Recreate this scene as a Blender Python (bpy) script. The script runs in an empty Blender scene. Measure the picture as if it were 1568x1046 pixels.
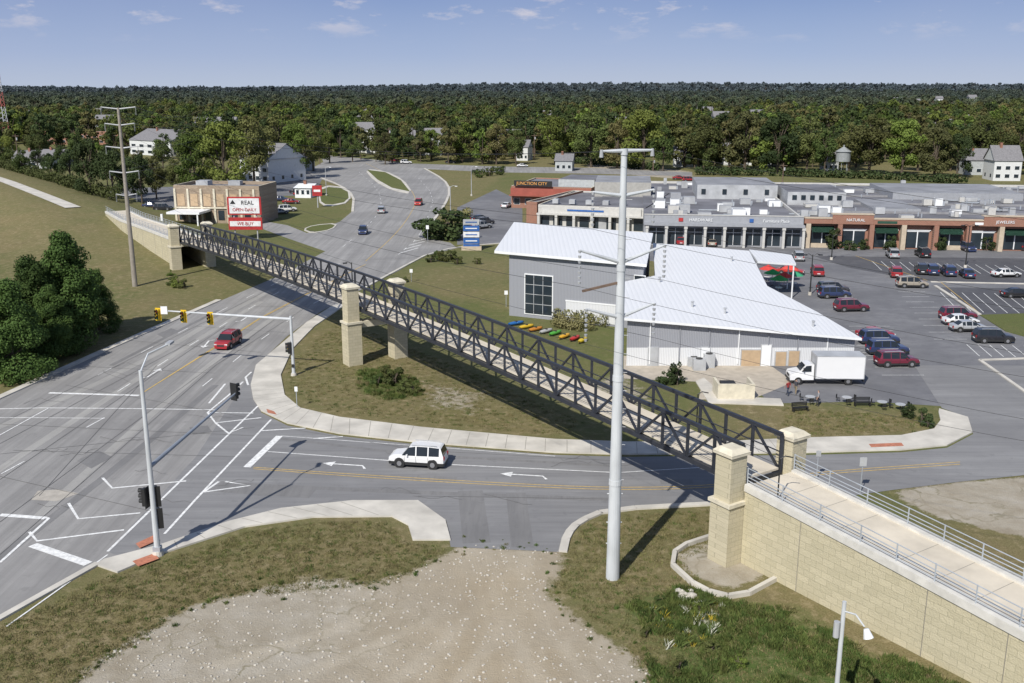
import bpy, bmesh, math, random
import numpy as np
from mathutils import Vector, Matrix
random.seed(7); rng=np.random.default_rng(7)
scene=bpy.context.scene
# ---------------------------------------------------------------- survey
H=31.5; TH=math.radians(14.3); F=1524.0
CT,ST=math.cos(TH),math.sin(TH)
def ray(u,v):
    dx=(u-784)/F; dy=(v-523)/F
    return Vector((dx,CT-dy*ST,-ST-dy*CT))
def G(u,v,z=0.0):
    """surveyed world position of a photographed point known to be at height z"""
    r=ray(u,v); t=(z-H)/r.z
    return Vector((r.x*t,r.y*t,z))
def ZT(Y,v):
    r=ray(784,v); return H+Y*r.z/r.y
def onplane(u,v,P,N):
    r=ray(u,v); o=Vector((0,0,H)); t=(P-o).dot(N)/r.dot(N); return o+r*t
# ---------------------------------------------------------------- materials
def newmat(name):
    m=bpy.data.materials.new(name); m.use_nodes=True
    nt=m.node_tree; b=nt.nodes['Principled BSDF']; return m,nt,b
def L(nt,a,b): nt.links.new(a,b)
def noise(nt,vec,scale,detail=4,rough=.55):
    n=nt.nodes.new('ShaderNodeTexNoise'); n.inputs['Scale'].default_value=scale
    n.inputs['Detail'].default_value=detail; n.inputs['Roughness'].default_value=rough
    if vec is not None: L(nt,vec,n.inputs['Vector'])
    return n.outputs['Fac']
def ramp(nt,fac,stops):
    r=nt.nodes.new('ShaderNodeValToRGB'); e=r.color_ramp.elements
    while len(e)<len(stops): e.new(.5)
    for i,(p,c) in enumerate(stops):
        e[i].position=p; e[i].color=(*c,1) if len(c)==3 else c
    L(nt,fac,r.inputs['Fac']); return r.outputs['Color']
def mixc(nt,fac,a,b,mode='MIX'):
    m=nt.nodes.new('ShaderNodeMix'); m.data_type='RGBA'; m.blend_type=mode
    for s,x in ((m.inputs[0],fac),(m.inputs[6],a),(m.inputs[7],b)):
        if hasattr(x,'links'): L(nt,x,s)
        elif isinstance(x,tuple): s.default_value=(*x,1)
        else: s.default_value=x
    return m.outputs[2]
def mth(nt,op,a,b=0.0,c=None,clamp=False):
    m=nt.nodes.new('ShaderNodeMath'); m.operation=op; m.use_clamp=clamp
    for i,x in enumerate((a,b,c)):
        if x is None: continue
        if hasattr(x,'links'): L(nt,x,m.inputs[i])
        else: m.inputs[i].default_value=x
    return m.outputs[0]
def coords(nt,scale=(1,1,1)):
    t=nt.nodes.new('ShaderNodeTexCoord'); mp=nt.nodes.new('ShaderNodeMapping')
    mp.inputs['Scale'].default_value=scale; L(nt,t.outputs['Object'],mp.inputs['Vector']); return mp.outputs['Vector']
def bump(nt,b,h,strength=.3,dist=.05):
    n=nt.nodes.new('ShaderNodeBump'); n.inputs['Strength'].default_value=strength; n.inputs['Distance'].default_value=dist
    L(nt,h,n.inputs['Height']); L(nt,n.outputs['Normal'],b.inputs['Normal'])
_mc={}
def M(name,col,rough=.6,var=.12,scale=1.5,metal=0.0,stretch=(1,1,1),bmp=0):
    if name in _mc: return _mc[name]
    m,nt,b=newmat(name); v=coords(nt,stretch)
    f=noise(nt,v,scale,4)
    c=ramp(nt,f,[(.3,tuple(x*(1-var) for x in col)),(.7,tuple(min(1,x*(1+var)) for x in col))])
    L(nt,c,b.inputs['Base Color']); b.inputs['Roughness'].default_value=rough; b.inputs['Metallic'].default_value=metal
    if bmp: bump(nt,b,noise(nt,v,scale*12,3),bmp)
    _mc[name]=m; return m
def asphalt(name,lo,hi,stretch,worn=.6):
    m,nt,b=newmat(name); v=coords(nt); vs=coords(nt,stretch)
    a=noise(nt,vs,.8,4,.65); f=noise(nt,v,.07,5,.65); g=noise(nt,v,11,3,.75); h=noise(nt,v,.9,4,.7); s2=noise(nt,coords(nt,tuple(x*1.0 for x in stretch)),2.6,3,.7)
    c=ramp(nt,a,[(.34,lo),(.66,hi)])
    c=mixc(nt,ramp(nt,s2,[(.5,(0,0,0)),(.72,(.5,.5,.5))]),c,tuple(x*.74 for x in lo))
    c=mixc(nt,ramp(nt,f,[(.42,(0,0,0)),(.62,(worn,)*3)]),c,tuple(x*.8 for x in lo))
    c=mixc(nt,ramp(nt,h,[(.58,(0,0,0)),(.72,(.4,.4,.4))]),c,tuple(x*.6 for x in lo))
    c=mixc(nt,mth(nt,'MULTIPLY',g,.38),c,tuple(x*.62 for x in lo))
    L(nt,c,b.inputs['Base Color']); b.inputs['Roughness'].default_value=.88; bump(nt,b,g,.25,.02); return m
def brickmat(name,d,c1,c2,mortar,bw,bh,ms=.02,rough=.8,bs=.4):
    m,nt,b=newmat(name)
    t=nt.nodes.new('ShaderNodeTexCoord'); sp=nt.nodes.new('ShaderNodeSeparateXYZ'); L(nt,t.outputs['Object'],sp.inputs[0])
    dp=nt.nodes.new('ShaderNodeVectorMath'); dp.operation='DOT_PRODUCT'; L(nt,t.outputs['Object'],dp.inputs[0]); dp.inputs[1].default_value=d
    cb=nt.nodes.new('ShaderNodeCombineXYZ'); L(nt,dp.outputs['Value'],cb.inputs[0]); L(nt,sp.outputs['Z'],cb.inputs[1])
    br=nt.nodes.new('ShaderNodeTexBrick'); L(nt,cb.outputs[0],br.inputs['Vector'])
    br.inputs['Color1'].default_value=(*c1,1); br.inputs['Color2'].default_value=(*c2,1); br.inputs['Mortar'].default_value=(*mortar,1)
    br.inputs['Scale'].default_value=1; br.inputs['Mortar Size'].default_value=ms; br.inputs['Brick Width'].default_value=bw; br.inputs['Row Height'].default_value=bh
    n=noise(nt,t.outputs['Object'],1.2,5,.65)
    c=mixc(nt,mth(nt,'MULTIPLY',n,.45),br.outputs['Color'],tuple(x*.6 for x in c1))
    L(nt,c,b.inputs['Base Color']); b.inputs['Roughness'].default_value=rough
    n2=noise(nt,t.outputs['Object'],9,4); bump(nt,b,n2,bs,.05); return m
def leafmat(name,c1,c2,c3,sat=1):
    m,nt,b=newmat(name); oi=nt.nodes.new('ShaderNodeObjectInfo')
    v=coords(nt); f=noise(nt,v,.45,2)
    c=ramp(nt,f,[(.3,c1),(.68,c2)])
    c=mixc(nt,ramp(nt,oi.outputs['Random'],[(.1,(0,0,0)),(1,(.9,.9,.9))]),c,c3)
    hs=nt.nodes.new('ShaderNodeHueSaturation'); L(nt,c,hs.inputs['Color'])
    L(nt,mth(nt,'MULTIPLY_ADD',mth(nt,'FRACT',mth(nt,'MULTIPLY',oi.outputs['Random'],37.7)),.6,.62),hs.inputs['Value'])
    c=hs.outputs['Color']
    L(nt,c,b.inputs['Base Color']); b.inputs['Roughness'].default_value=.75
    b.inputs['Specular IOR Level'].default_value=.2
    tr=nt.nodes.new('ShaderNodeBsdfTranslucent'); L(nt,c,tr.inputs['Color'])
    mx=nt.nodes.new('ShaderNodeMixShader'); mx.inputs[0].default_value=.22
    L(nt,b.outputs[0],mx.inputs[1]); L(nt,tr.outputs[0],mx.inputs[2])
    L(nt,mx.outputs[0],nt.nodes['Material Output'].inputs['Surface']); return m
WHITE=M('white_paint',(.76,.77,.77),.5,.06,.6); CONC=M('concrete',(.53,.50,.44),.85,.2,.4,bmp=.2); CONC2=M('concrete_deck',(.58,.52,.42),.85,.14,.5)
GALV=M('galvanised_steel',(.42,.45,.48),.45,.12,.9,.25); DARK=M('bridge_steel',(.026,.029,.038),.45,.2,2)
BLACK=M('black_plastic',(.02,.02,.02),.5); WINDOW=M('window_glass',(.025,.035,.045),.08,.3,.3)
PAINTW=M('road_paint_white',(.72,.72,.70),.7,.25,3); PAINTY=M('road_paint_yellow',(.55,.38,.12),.7,.25,3)
WOOD=M('pole_wood',(.16,.11,.08),.8,.2,2); BARK=M('bark',(.09,.07,.05),.9,.3,3)
ROOFG=M('roof_membrane',(.15,.15,.165),.85,.35,.12); GREYM=M('hvac_grey',(.40,.41,.42),.5,.2,.5)
# ---------------------------------------------------------------- builder
class B:
    def __init__(s): s.v=[];s.f=[];s.m=[];s.mats=[]
    def mi(s,mat):
        if mat not in s.mats: s.mats.append(mat)
        return s.mats.index(mat)
    def face(s,pts,mat):
        i=len(s.v); s.v+= [tuple(p) for p in pts]; s.f.append(tuple(range(i,i+len(pts)))); s.m.append(s.mi(mat))
    def raw(s,vs,fs,mat):
        i=len(s.v); s.v+=[tuple(p) for p in vs]
        k=s.mi(mat)
        for f in fs: s.f.append(tuple(j+i for j in f)); s.m.append(k)
    def box(s,c,sz,mat,rot=0,top=None):
        x,y,z=[a/2 for a in sz]; cr,sr=math.cos(rot),math.sin(rot); vs=[]
        for dz in(-z,z):
            for dx,dy in((-x,-y),(x,-y),(x,y),(-x,y)):
                vs.append((c[0]+dx*cr-dy*sr,c[1]+dx*sr+dy*cr,c[2]+dz))
        s.raw(vs,[(3,2,1,0),(0,1,5,4),(1,2,6,5),(2,3,7,6),(3,0,4,7)],mat); s.raw(vs[4:],[(0,1,2,3)],top or mat)
    def beam(s,p,q,w,h,mat):
        p=Vector(p);q=Vector(q);d=(q-p).normalized()
        up=Vector((0,0,1)) if abs(d.z)<.95 else Vector((0,1,0))
        a=d.cross(up).normalized()*w/2; b=a.cross(d).normalized()*h/2
        vs=[p-a-b,p+a-b,p+a+b,p-a+b,q-a-b,q+a-b,q+a+b,q-a+b]
        s.raw(vs,[(0,1,2,3),(7,6,5,4),(0,4,5,1),(1,5,6,2),(2,6,7,3),(3,7,4,0)],mat)
    def cyl(s,p,q,r0,r1,mat,n=10,caps=True):
        p=Vector(p);q=Vector(q);d=(q-p).normalized()
        up=Vector((0,0,1)) if abs(d.z)<.95 else Vector((0,1,0))
        a=d.cross(up).normalized(); b=a.cross(d)
        vs=[]
        for c,r in((p,r0),(q,r1)):
            for i in range(n):
                t=2*math.pi*i/n; vs.append(c+a*math.cos(t)*r+b*math.sin(t)*r)
        fs=[(i,(i+1)%n,(i+1)%n+n,i+n) for i in range(n)]
        if caps: fs+=[tuple(range(n))[::-1],tuple(range(n,2*n))]
        s.raw(vs,fs,mat)
    def tube(s,pts,r,mat,n=6):
        for i in range(len(pts)-1):
            s.cyl(pts[i],pts[i+1],r,r,mat,n)
    def prism(s,pts,z0,z1,mat,top=None):
        pts=ccw([(p[0],p[1]) for p in pts]); n=len(pts)
        z1f=z1 if callable(z1) else (lambda x,y:z1)
        vs=[(x,y,z0) for x,y in pts]+[(x,y,z1f(x,y)) for x,y in pts]
        s.raw(vs,[(i,(i+1)%n,(i+1)%n+n,i+n) for i in range(n)],mat)
        s.raw(vs[n:],[tuple(range(n))],top or mat)
    def obj(s,name,parent=None,smooth=False,loc=None):
        me=bpy.data.meshes.new(name); me.from_pydata(s.v,[],s.f)
        for m in s.mats: me.materials.append(m)
        me.polygons.foreach_set('material_index',s.m)
        if smooth: me.polygons.foreach_set('use_smooth',[True]*len(s.f))
        me.update(); o=bpy.data.objects.new(name,me); scene.collection.objects.link(o)
        if parent: o.parent=parent
        if loc: o.location=loc
        return o
def ccw(p):
    a=sum(p[i][0]*p[(i+1)%len(p)][1]-p[(i+1)%len(p)][0]*p[i][1] for i in range(len(p)))
    return p if a>0 else p[::-1]
def gp(px,z=0): return [G(u,v,z) for u,v in px]
def smoothpts(pts,it=2,closed=True):
    for _ in range(it):
        out=[]; n=len(pts)
        for i in range(n if closed else n-1):
            a=pts[i];b=pts[(i+1)%n]; out+= [a*.75+b*.25,a*.25+b*.75]
        if not closed: out=[pts[0]]+out+[pts[-1]]
        pts=out
    return pts
def sheet(name,px,z,mat,smooth=0):
    b=B(); pts=gp(px)
    if smooth: pts=smoothpts(pts,smooth)
    q=ccw([(p.x,p.y) for p in pts]); b.face([(x,y,z) for x,y in q],mat); return b.obj(name)
def slab(name,px,z1,mat,smooth=0):
    b=B(); pts=gp(px)
    if smooth: pts=smoothpts(pts,smooth)
    b.prism(pts,-.05,z1,mat); return b.obj(name)
# ---------------------------------------------------------------- ground
def sdpoly(P,poly):
    x,y=P[:,0],P[:,1]; n=len(poly); d=np.full(len(P),1e9); ins=np.zeros(len(P),bool)
    for i in range(n):
        ax,ay=poly[i];bx,by=poly[(i+1)%n]; ex,ey=bx-ax,by-ay
        t=np.clip(((x-ax)*ex+(y-ay)*ey)/(ex*ex+ey*ey+1e-9),0,1)
        d=np.minimum(d,np.hypot(x-ax-t*ex,y-ay-t*ey))
        c=((ay>y)!=(by>y)); xi=ax+(y-ay)*ex/(ey if abs(ey)>1e-9 else 1e-9)
        ins^= c&(x<xi)
    return np.where(ins,d,-d)
def dline(P,px):
    pl=[(p.x,p.y) for p in smoothpts(gp(px),2,False)]; x,y=P[:,0],P[:,1]; d=np.full(len(P),1e9)
    for i in range(len(pl)-1):
        ax,ay=pl[i];bx,by=pl[i+1]; ex,ey=bx-ax,by-ay
        t=np.clip(((x-ax)*ex+(y-ay)*ey)/(ex*ex+ey*ey+1e-9),0,1); d=np.minimum(d,np.hypot(x-ax-t*ex,y-ay-t*ey))
    return d
def mask(P,px,soft=1.0):
    poly=[(p.x,p.y) for p in gp(px)]
    return np.clip(sdpoly(P,poly)/(2*soft)+.5,0,1)
def sst(a,b,x): t=np.clip((x-a)/(b-a),0,1); return t*t*(3-2*t)
def hill(x,y):
    r=sst(1000,4200,y)*(13+6*np.sin(x/700.+1)+4*np.sin(x/310.+y/500.)+np.clip(x/300,-3,6))
    return r
PATH=[G(112,318,3.6),G(60,297,3.6),G(0,274,3.6),G(-90,246,3.6)]
def berm(P):
    top=[(p.x,p.y) for p in PATH[::-1]]+[(-62,176)]
    x,y=P[:,0],P[:,1]; best=np.full(len(P),1e9); h=np.zeros(len(P))
    hs=[3.6,3.6,3.6,3.5,.4]
    for i in range(len(top)-1):
        ax,ay=top[i];bx,by=top[i+1]; ex,ey=bx-ax,by-ay
        t=np.clip(((x-ax)*ex+(y-ay)*ey)/(ex*ex+ey*ey),0,1)
        d=np.hypot(x-ax-t*ex,y-ay-t*ey); k=d<best; best=np.where(k,d,best)
        h=np.where(k,hs[i]+(hs[i+1]-hs[i])*t,h)
    return h*(1-sst(4.5,26,best))
xs=np.concatenate([-np.geomspace(9000,262,30),np.arange(-260,-45,3.),np.arange(-45,62,.45),np.geomspace(63,9000,46)])
ys=np.concatenate([np.array([-60,-20,0,15,25]),np.arange(30,130,.45),np.arange(130,480,3.),np.geomspace(483,9500,42)])
X,Y=np.meshgrid(xs,ys); P=np.stack([X.ravel(),Y.ravel()],1)
Z=hill(P[:,0],P[:,1])+berm(P)
LOTF=[(60,1110),(150,1010),(230,965),(300,925),(350,915),(480,885),(560,893),(620,880),(690,846),(700,834),(852,838),(864,862),(838,908),(880,945),(940,985),(990,1025),(1010,1110)]
dirt=mask(P,LOTF,1.2)
for px,s in (([(1372,752),(1470,738),(1600,728),(1700,850),(1520,812),(1440,792),(1390,772)],.8),
             ([(640,580),(760,600),(740,640),(640,625)],2.5),([(870,590),(960,560),(1010,610),(980,640),(900,640)],2.5),
             ([(1030,850),(1100,820),(1180,880),(1120,905),(1050,880)],.5),([(900,250),(1060,262),(1050,275),(900,262)],2)):
    dirt=np.maximum(dirt,mask(P,px,s)*(.55 if s>2 else (.75 if s==.5 else 1)))
dry=.42+.25*np.sin(P[:,0]*.05+P[:,1]*.031)
for px,w in (([(-50,1100),(-50,960),(240,860),(640,790),(690,840),(600,900),(100,1100)],.95),([(440,520),(520,480),(700,560),(900,640),(860,680),(500,650),(430,600)],.8),
             ([(870,790),(1110,770),(1600,1000),(1600,1110),(1000,1110),(850,900)],.85),([(1100,610),(1440,630),(1430,670),(1100,685)],.9),
             ([(1360,740),(1700,700),(1700,1000),(1500,900)],.85),([(600,420),(790,390),(790,480),(650,450)],.6),([(0,280),(110,320),(260,400),(180,420),(0,420)],.62),([(-100,330),(60,345),(110,380),(-100,400)],.85),([(640,255),(790,255),(700,330)],.6),([(1500,550),(1700,540),(1700,640)],.9)):
    dry=np.maximum(dry,mask(P,px,2.5)*w)
lush=mask(P,[(545,565),(590,560),(645,580),(650,606),(600,618),(545,600)],1.2)*.8
lush=np.maximum(lush,mask(P,[(930,925),(960,905),(1050,890),(1120,915),(1250,930),(1300,980),(1500,1060),(1500,1110),(1010,1110),(985,990),(920,945)],2.5)*.82)
lush=np.maximum(lush,mask(P,[(-60,400),(110,405),(250,445),(230,480),(100,560),(-60,600)],4)*.5)
lotr=mask(P,[(640,850),(880,830),(900,980),(1010,1110),(560,1110),(600,950)],5)
trk=np.zeros(len(P))
for t in ([(760,800),(770,880),(700,970),(520,1110)],[(800,800),(815,880),(770,970),(640,1110)],[(745,820),(755,900),(800,1000),(860,1110)],[(790,820),(800,900),(860,990),(950,1110)],[(720,830),(700,890),(560,950),(330,1020)],[(730,850),(720,910),(600,980),(400,1060)]):
    d=dline(P,t); trk=np.maximum(trk,(1-sst(.15,.75,d))*(.6+.4*np.sin(P[:,1]*.4)))
nx,ny=len(xs),len(ys)
me=bpy.data.meshes.new('ground')
vv=np.stack([P[:,0],P[:,1],Z],1); idx=np.arange(nx*ny).reshape(ny,nx)
ff=np.stack([idx[:-1,:-1],idx[:-1,1:],idx[1:,1:],idx[1:,:-1]],-1).reshape(-1,4)
me.from_pydata(vv.tolist(),[],ff.tolist())
at=me.color_attributes.new('gcol','FLOAT_COLOR','POINT')
at.data.foreach_set('color',np.stack([dry,dirt,lush,lotr],1).ravel().astype(np.float32))
at=me.attributes.new('trk','FLOAT','POINT'); at.data.foreach_set('value',trk.astype(np.float32))
me.polygons.foreach_set('use_smooth',[True]*len(ff)); me.update()
ground=bpy.data.objects.new('ground',me); scene.collection.objects.link(ground)
m,nt,b=newmat('ground_mat'); v=coords(nt)
a=nt.nodes.new('ShaderNodeAttribute'); a.attribute_name='gcol'; sp=nt.nodes.new('ShaderNodeSeparateColor'); L(nt,a.outputs['Color'],sp.inputs[0])
at_=nt.nodes.new('ShaderNodeAttribute'); at_.attribute_name='trk'
n1=noise(nt,v,.12,5,.6); n2=noise(nt,v,1.1,5,.65); n3=noise(nt,v,8,3,.8); n4=noise(nt,v,.35,6,.7)
green=ramp(nt,n3,[(.3,(.08,.095,.032)),(.7,(.155,.17,.065))])
dryc=ramp(nt,n3,[(.28,(.115,.095,.042)),(.5,(.20,.165,.082)),(.75,(.29,.245,.135))])
f=mth(nt,'ADD',sp.outputs[0],mth(nt,'MULTIPLY_ADD',n1,1.2,-.6)); f=mth(nt,'ADD',f,mth(nt,'MULTIPLY_ADD',n2,1.1,-.55),clamp=True)
c=mixc(nt,f,green,dryc)
straw=mth(nt,'MULTIPLY',ramp(nt,n2,[(.52,(0,0,0)),(.68,(1,1,1))]),mth(nt,'MULTIPLY',sp.outputs[0],.6))
c=mixc(nt,straw,c,(.36,.30,.18))
c=mixc(nt,ramp(nt,n4,[(.55,(0,0,0)),(.7,(.35,.35,.35))]),c,(.10,.085,.05))
lg=ramp(nt,n3,[(.3,(.045,.08,.018)),(.7,(.115,.16,.045))])
fl=mth(nt,'SUBTRACT',mth(nt,'MULTIPLY',sp.outputs[2],2.0),mth(nt,'MULTIPLY',n2,1.6),clamp=True)
c=mixc(nt,fl,c,lg)
dc=ramp(nt,n4,[(.30,(.30,.26,.195)),(.5,(.40,.36,.29)),(.72,(.50,.465,.40))])
sm_=ramp(nt,noise(nt,coords(nt,(1,.25,1)),.5,5,.6),[(.3,(.36,.285,.185)),(.7,(.49,.415,.305))])
dc=mixc(nt,mth(nt,'MULTIPLY',a.outputs['Alpha'],.85),dc,sm_)
dc=mixc(nt,mth(nt,'MULTIPLY',at_.outputs['Fac'],mth(nt,'MULTIPLY_ADD',n2,.6,.15)),dc,(.55,.49,.39))
dc=mixc(nt,mth(nt,'MULTIPLY',n3,.4),dc,(.27,.225,.155))
dc=mixc(nt,ramp(nt,n1,[(.45,(0,0,0)),(.65,(.4,.4,.4))]),dc,(.31,.27,.21))
vo=nt.nodes.new('ShaderNodeTexVoronoi'); vo.feature='DISTANCE_TO_EDGE'; vo.inputs['Scale'].default_value=.13
w=nt.nodes.new('ShaderNodeVectorMath'); w.operation='ADD'; nn=nt.nodes.new('ShaderNodeTexNoise'); nn.inputs['Scale'].default_value=.3; nn.inputs['Detail'].default_value=5; L(nt,v,nn.inputs['Vector'])
sc=nt.nodes.new('ShaderNodeVectorMath'); sc.operation='SCALE'; sc.inputs['Scale'].default_value=5.; L(nt,nn.outputs['Color'],sc.inputs[0]); L(nt,v,w.inputs[0]); L(nt,sc.outputs[0],w.inputs[1]); L(nt,w.outputs[0],vo.inputs['Vector'])
ck=ramp(nt,vo.outputs['Distance'],[(.002,(1,1,1)),(.016,(0,0,0))]); ck=mth(nt,'MULTIPLY',ck,mth(nt,'SUBTRACT',1,a.outputs['Alpha'])); ck=mth(nt,'MULTIPLY',ck,ramp(nt,n4,[(.4,(.1,.1,.1)),(.6,(1,1,1))]))
dc=mixc(nt,mth(nt,'MULTIPLY',ck,.7),dc,(.17,.15,.08))
fd=mth(nt,'MULTIPLY_ADD',n2,1.1,-.55); fd=mth(nt,'ADD',fd,mth(nt,'MULTIPLY_ADD',n3,.5,-.25)); fd=mth(nt,'ADD',fd,sp.outputs[1])
fd=ramp(nt,fd,[(.38,(0,0,0)),(.62,(1,1,1))]); c=mixc(nt,fd,c,dc)
L(nt,c,b.inputs['Base Color']); b.inputs['Roughness'].default_value=.95; b.inputs['Specular IOR Level'].default_value=.1
bump(nt,b,mth(nt,'ADD',n3,n2),.7,.12); me.materials.append(m); GM=m
# ---------------------------------------------------------------- roads
ROAD=asphalt('asphalt_highway',(.25,.243,.235),(.37,.36,.345),(1,.03,1)); SIDE=asphalt('asphalt_side',(.21,.208,.21),(.285,.283,.28),(.05,1,1)); LOT=asphalt('asphalt_lot',(.16,.16,.17),(.235,.235,.24),(.3,.4,1),.8); LOTD=asphalt('asphalt_new',(.08,.08,.09),(.125,.125,.13),(.5,.5,1))
sheet('highway_road',[(-700,970),(-60,638),(0,611),(180,530),(335,462),(410,430),(470,400),(498,385),(440,365),(400,350),(400,338),(440,345),(470,357),(520,340),(538,325),(540,300),(520,285),(480,270),(470,262),(495,248),(490,237),(560,243),(620,250),(760,255),(900,257),(1060,264),(1060,270),(900,266),(760,264),(650,259),(680,275),(688,292),(680,315),(655,348),(652,364),(690,372),(700,380),(650,392),(610,415),(560,440),(490,478),(440,515),(395,558),(388,590),(400,640),(300,780),(245,840),(145,868),(0,950),(-300,1120)],.020,ROAD)
sheet('side_road',[(392,560),(386,600),(400,632),(440,652),(520,668),(640,681),(850,697),(960,700),(1240,697),(1380,693),(1450,686),(1490,665),(1482,640),(1442,625),(1400,560),(1600,560),(1800,640),(1800,720),(1568,728),(1470,738),(1372,750),(1300,760),(1100,772),(930,781),(886,800),(868,820),(862,846),(780,842),(690,838),(684,800),(640,768),(540,768),(430,780),(350,805),(245,848),(200,860),(165,845),(300,700)],.024,SIDE)
sheet('parking_lot',[(700,318),(760,290),(800,310),(800,350),(940,372),(1900,390),(1900,660),(1568,600),(1480,632),(1440,622),(1330,615),(1180,618),(1150,590),(960,575),(960,540),(1050,440),(1000,400),(780,372),(700,375)],.012,LOT)
sheet('parking_lot_new',[(1245,392),(1900,400),(1900,437),(1425,431),(1375,424),(1300,410)],.016,LOTD)
sheet('parking_lot_east',[(1432,440),(1900,446),(1900,478),(1520,484),(1490,480)],.016,LOTD)
sheet('plaza_pavement',[(955,545),(1180,560),(1215,585),(1180,600),(1150,612),(1070,612),(1075,585),(955,580)],.020,M('pavers',(.42,.37,.30),.8,.15,1))
slab('grass_island',[(1500,483),(1900,470),(1900,560),(1620,530),(1540,508)],.10,GM)
sheet('highway_lot',[(200,320),(270,318),(420,300),(480,300),(500,262),(420,255),(300,285),(130,290),(100,305)],.010,LOT)
slab('median_island',[(558,259),(590,262),(618,275),(634,298),(600,292),(572,277)],.12,CONC,1)
sheet('median_grass',[(562,260.5),(590,264),(614,276.5),(628,294),(600,288),(578,275.5)],.125,GM)
for px in ([(492,283),(535,288),(538,310),(500,318),(486,308)],[(462,352),(480,345),(518,342),(510,352),(478,358)]):
    slab('traffic_island',px,.12,CONC,1); c0=[sum(p[0] for p in px)/len(px),sum(p[1] for p in px)/len(px)]
    sheet('island_grass',[(c0[0]+(p[0]-c0[0])*.88,c0[1]+(p[1]-c0[1])*.85) for p in px],.125,GM,1)
outer=[(520,462),(470,494),(430,528),(392,560),(384,590),(388,612),(400,630),(440,649),(520,665),(640,678),(850,694),(960,697),(1240,694),(1380,690),(1450,683),(1489,663),(1482,640),(1438,627)]
inner=[(1437,632),(1440,645),(1430,658),(1380,668),(1220,672),(1100,678),(960,678),(850,674),(650,656),(520,640),(460,626),(436,606),(430,575),(448,535),(482,500),(530,467)]
slab('sidewalk',outer+inner,.13,CONC)
slab('sidewalk',[(145,866),(180,878),(245,850),(375,808),(480,793),(600,792),(625,805),(632,828),(690,828),(682,798),(640,768),(540,768),(430,780),(350,800),(245,836),(160,858)],.13,CONC)
slab('sidewalk',[(1065,585),(1085,618),(1200,622),(1195,612),(1110,608),(1078,580)],.13,CONC)
def strip(b,pts,w,z,mat):
    n=len(pts); Lp=[];Rp=[]
    for i in range(n):
        a=pts[max(i-1,0)];c=pts[min(i+1,n-1)]; d=(c-a); d.z=0; d.normalize(); nn=Vector((-d.y,d.x,0))*w/2
        Lp.append(pts[i]+nn);Rp.append(pts[i]-nn)
    for i in range(n-1):
        b.face([(p.x,p.y,z) for p in (Rp[i],Rp[i+1],Lp[i+1],Lp[i])],mat)
jb=B(); JM=M('joint_dark',(.27,.25,.21),.9)
def joints(a_,b_):
    A=gp(a_);C=gp(b_)
    for i in range(min(len(A),len(C))-1):
        k=max(1,int((A[i+1]-A[i]).length/1.7))
        for j in range(k):
            t=(j+.5)/k; p=A[i].lerp(A[i+1],t); q=C[i].lerp(C[i+1],t); strip(jb,[p,q],.05,.134,JM)
joints(outer[4:13],[(432,588),(436,606),(445,618),(465,628),(520,641),(650,657),(850,675),(960,679),(1220,673)])
joints([(250,848),(375,807),(480,792),(600,791)],[(250,837),(350,801),(430,781),(540,769)])
jb.obj('sidewalk_joints')
def kerb(name,px,w=.3,h=.14,z0=0):
    b=B(); pts=smoothpts(gp(px),1,False)
    for i in range(len(pts)-1):
        p,q=pts[i].copy(),pts[i+1].copy(); p.z=q.z=h/2; b.beam(p,q,w,h,CONC)
    b.obj(name)
kerb('kerb',[(-60,636),(0,609),(180,528),(335,460)],.9)
kerb('kerb',[(-300,1118),(0,948),(150,864)],.5)
kerb('kerb',[(862,846),(868,820),(886,800),(930,781),(1100,772)],.6)
kerb('kerb',[(650,392),(700,378),(780,372)],.5); kerb('kerb',[(560,440),(610,413),(650,392)],.5)
kerb('kerb',[(652,364),(656,348),(681,315),(690,292),(680,275),(650,258)],.7)
kerb('kerb',[(540,324),(542,300),(522,284),(480,268)],.7)
kerb('kerb',[(1425,432),(1700,438)],.5); kerb('kerb',[(1432,438),(1500,482)],.5); kerb('kerb',[(1500,552),(1700,545)],.4);kerb('kerb',[(1500,552),(1600,622)],.4)
kerb('kerb',[(1030,868),(1034,842),(1100,820)],.3,.3);kerb('kerb',[(1030,868),(1070,905),(1130,920),(1195,885)],.3,.3)
bm=B(); zc=[.032]
def ln(px,w=.12,mat=PAINTW,dash=None,sm=0):
    pts=gp(px)
    if sm: pts=smoothpts(pts,sm,False)
    zc[0]+=.0002
    if dash is None: strip(bm,pts,w,zc[0],mat); return
    on,off=dash
    for i in range(len(pts)-1):
        p,q=pts[i],pts[i+1]; d=(q-p); l=d.length; d.normalize(); t=0
        while t+on<l: strip(bm,[p+d*t,p+d*(t+on)],w,zc[0],mat); t+=on+off
ln([(75,602),(213,606)],.45); ln([(-60,628),(65,625),(200,626),(330,628)],.18); ln([(-60,640),(50,640),(160,641)],.12)
ln([(415,643),(300,765),(252,818)],.2); ln([(395,622),(165,845)],.2)
ln([(428,668),(378,716)],.65)
for s in ([(385,570),(376,578),(380,590)],[(345,588),(320,618)],[(372,585),(352,604),(318,632),(388,633)],[(318,632),(330,648),(400,640)],[(330,648),(350,664),(372,655)],
          [(157,732),(172,748),(285,737)],[(105,771),(120,795),(215,786)],[(45,815),(57,829),(190,812)],[(345,738),(383,744),(312,754)],[(312,754),(335,738)],
          [(0,789),(75,794)],[(75,794),(0,862)],[(50,835),(135,864)],[(400,660),(468,656)],[(480,672),(525,669)]):
    ln(s,.22)
ln([(50,835),(135,864)],.7); ln([(0,789),(70,794)],.5)
ln([(410,692),(600,706)],.13); ln([(690,712),(940,724)],.13); ln([(430,668),(650,684),(850,699)],.1)
ln([(950,724),(1080,716)],.1)
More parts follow.
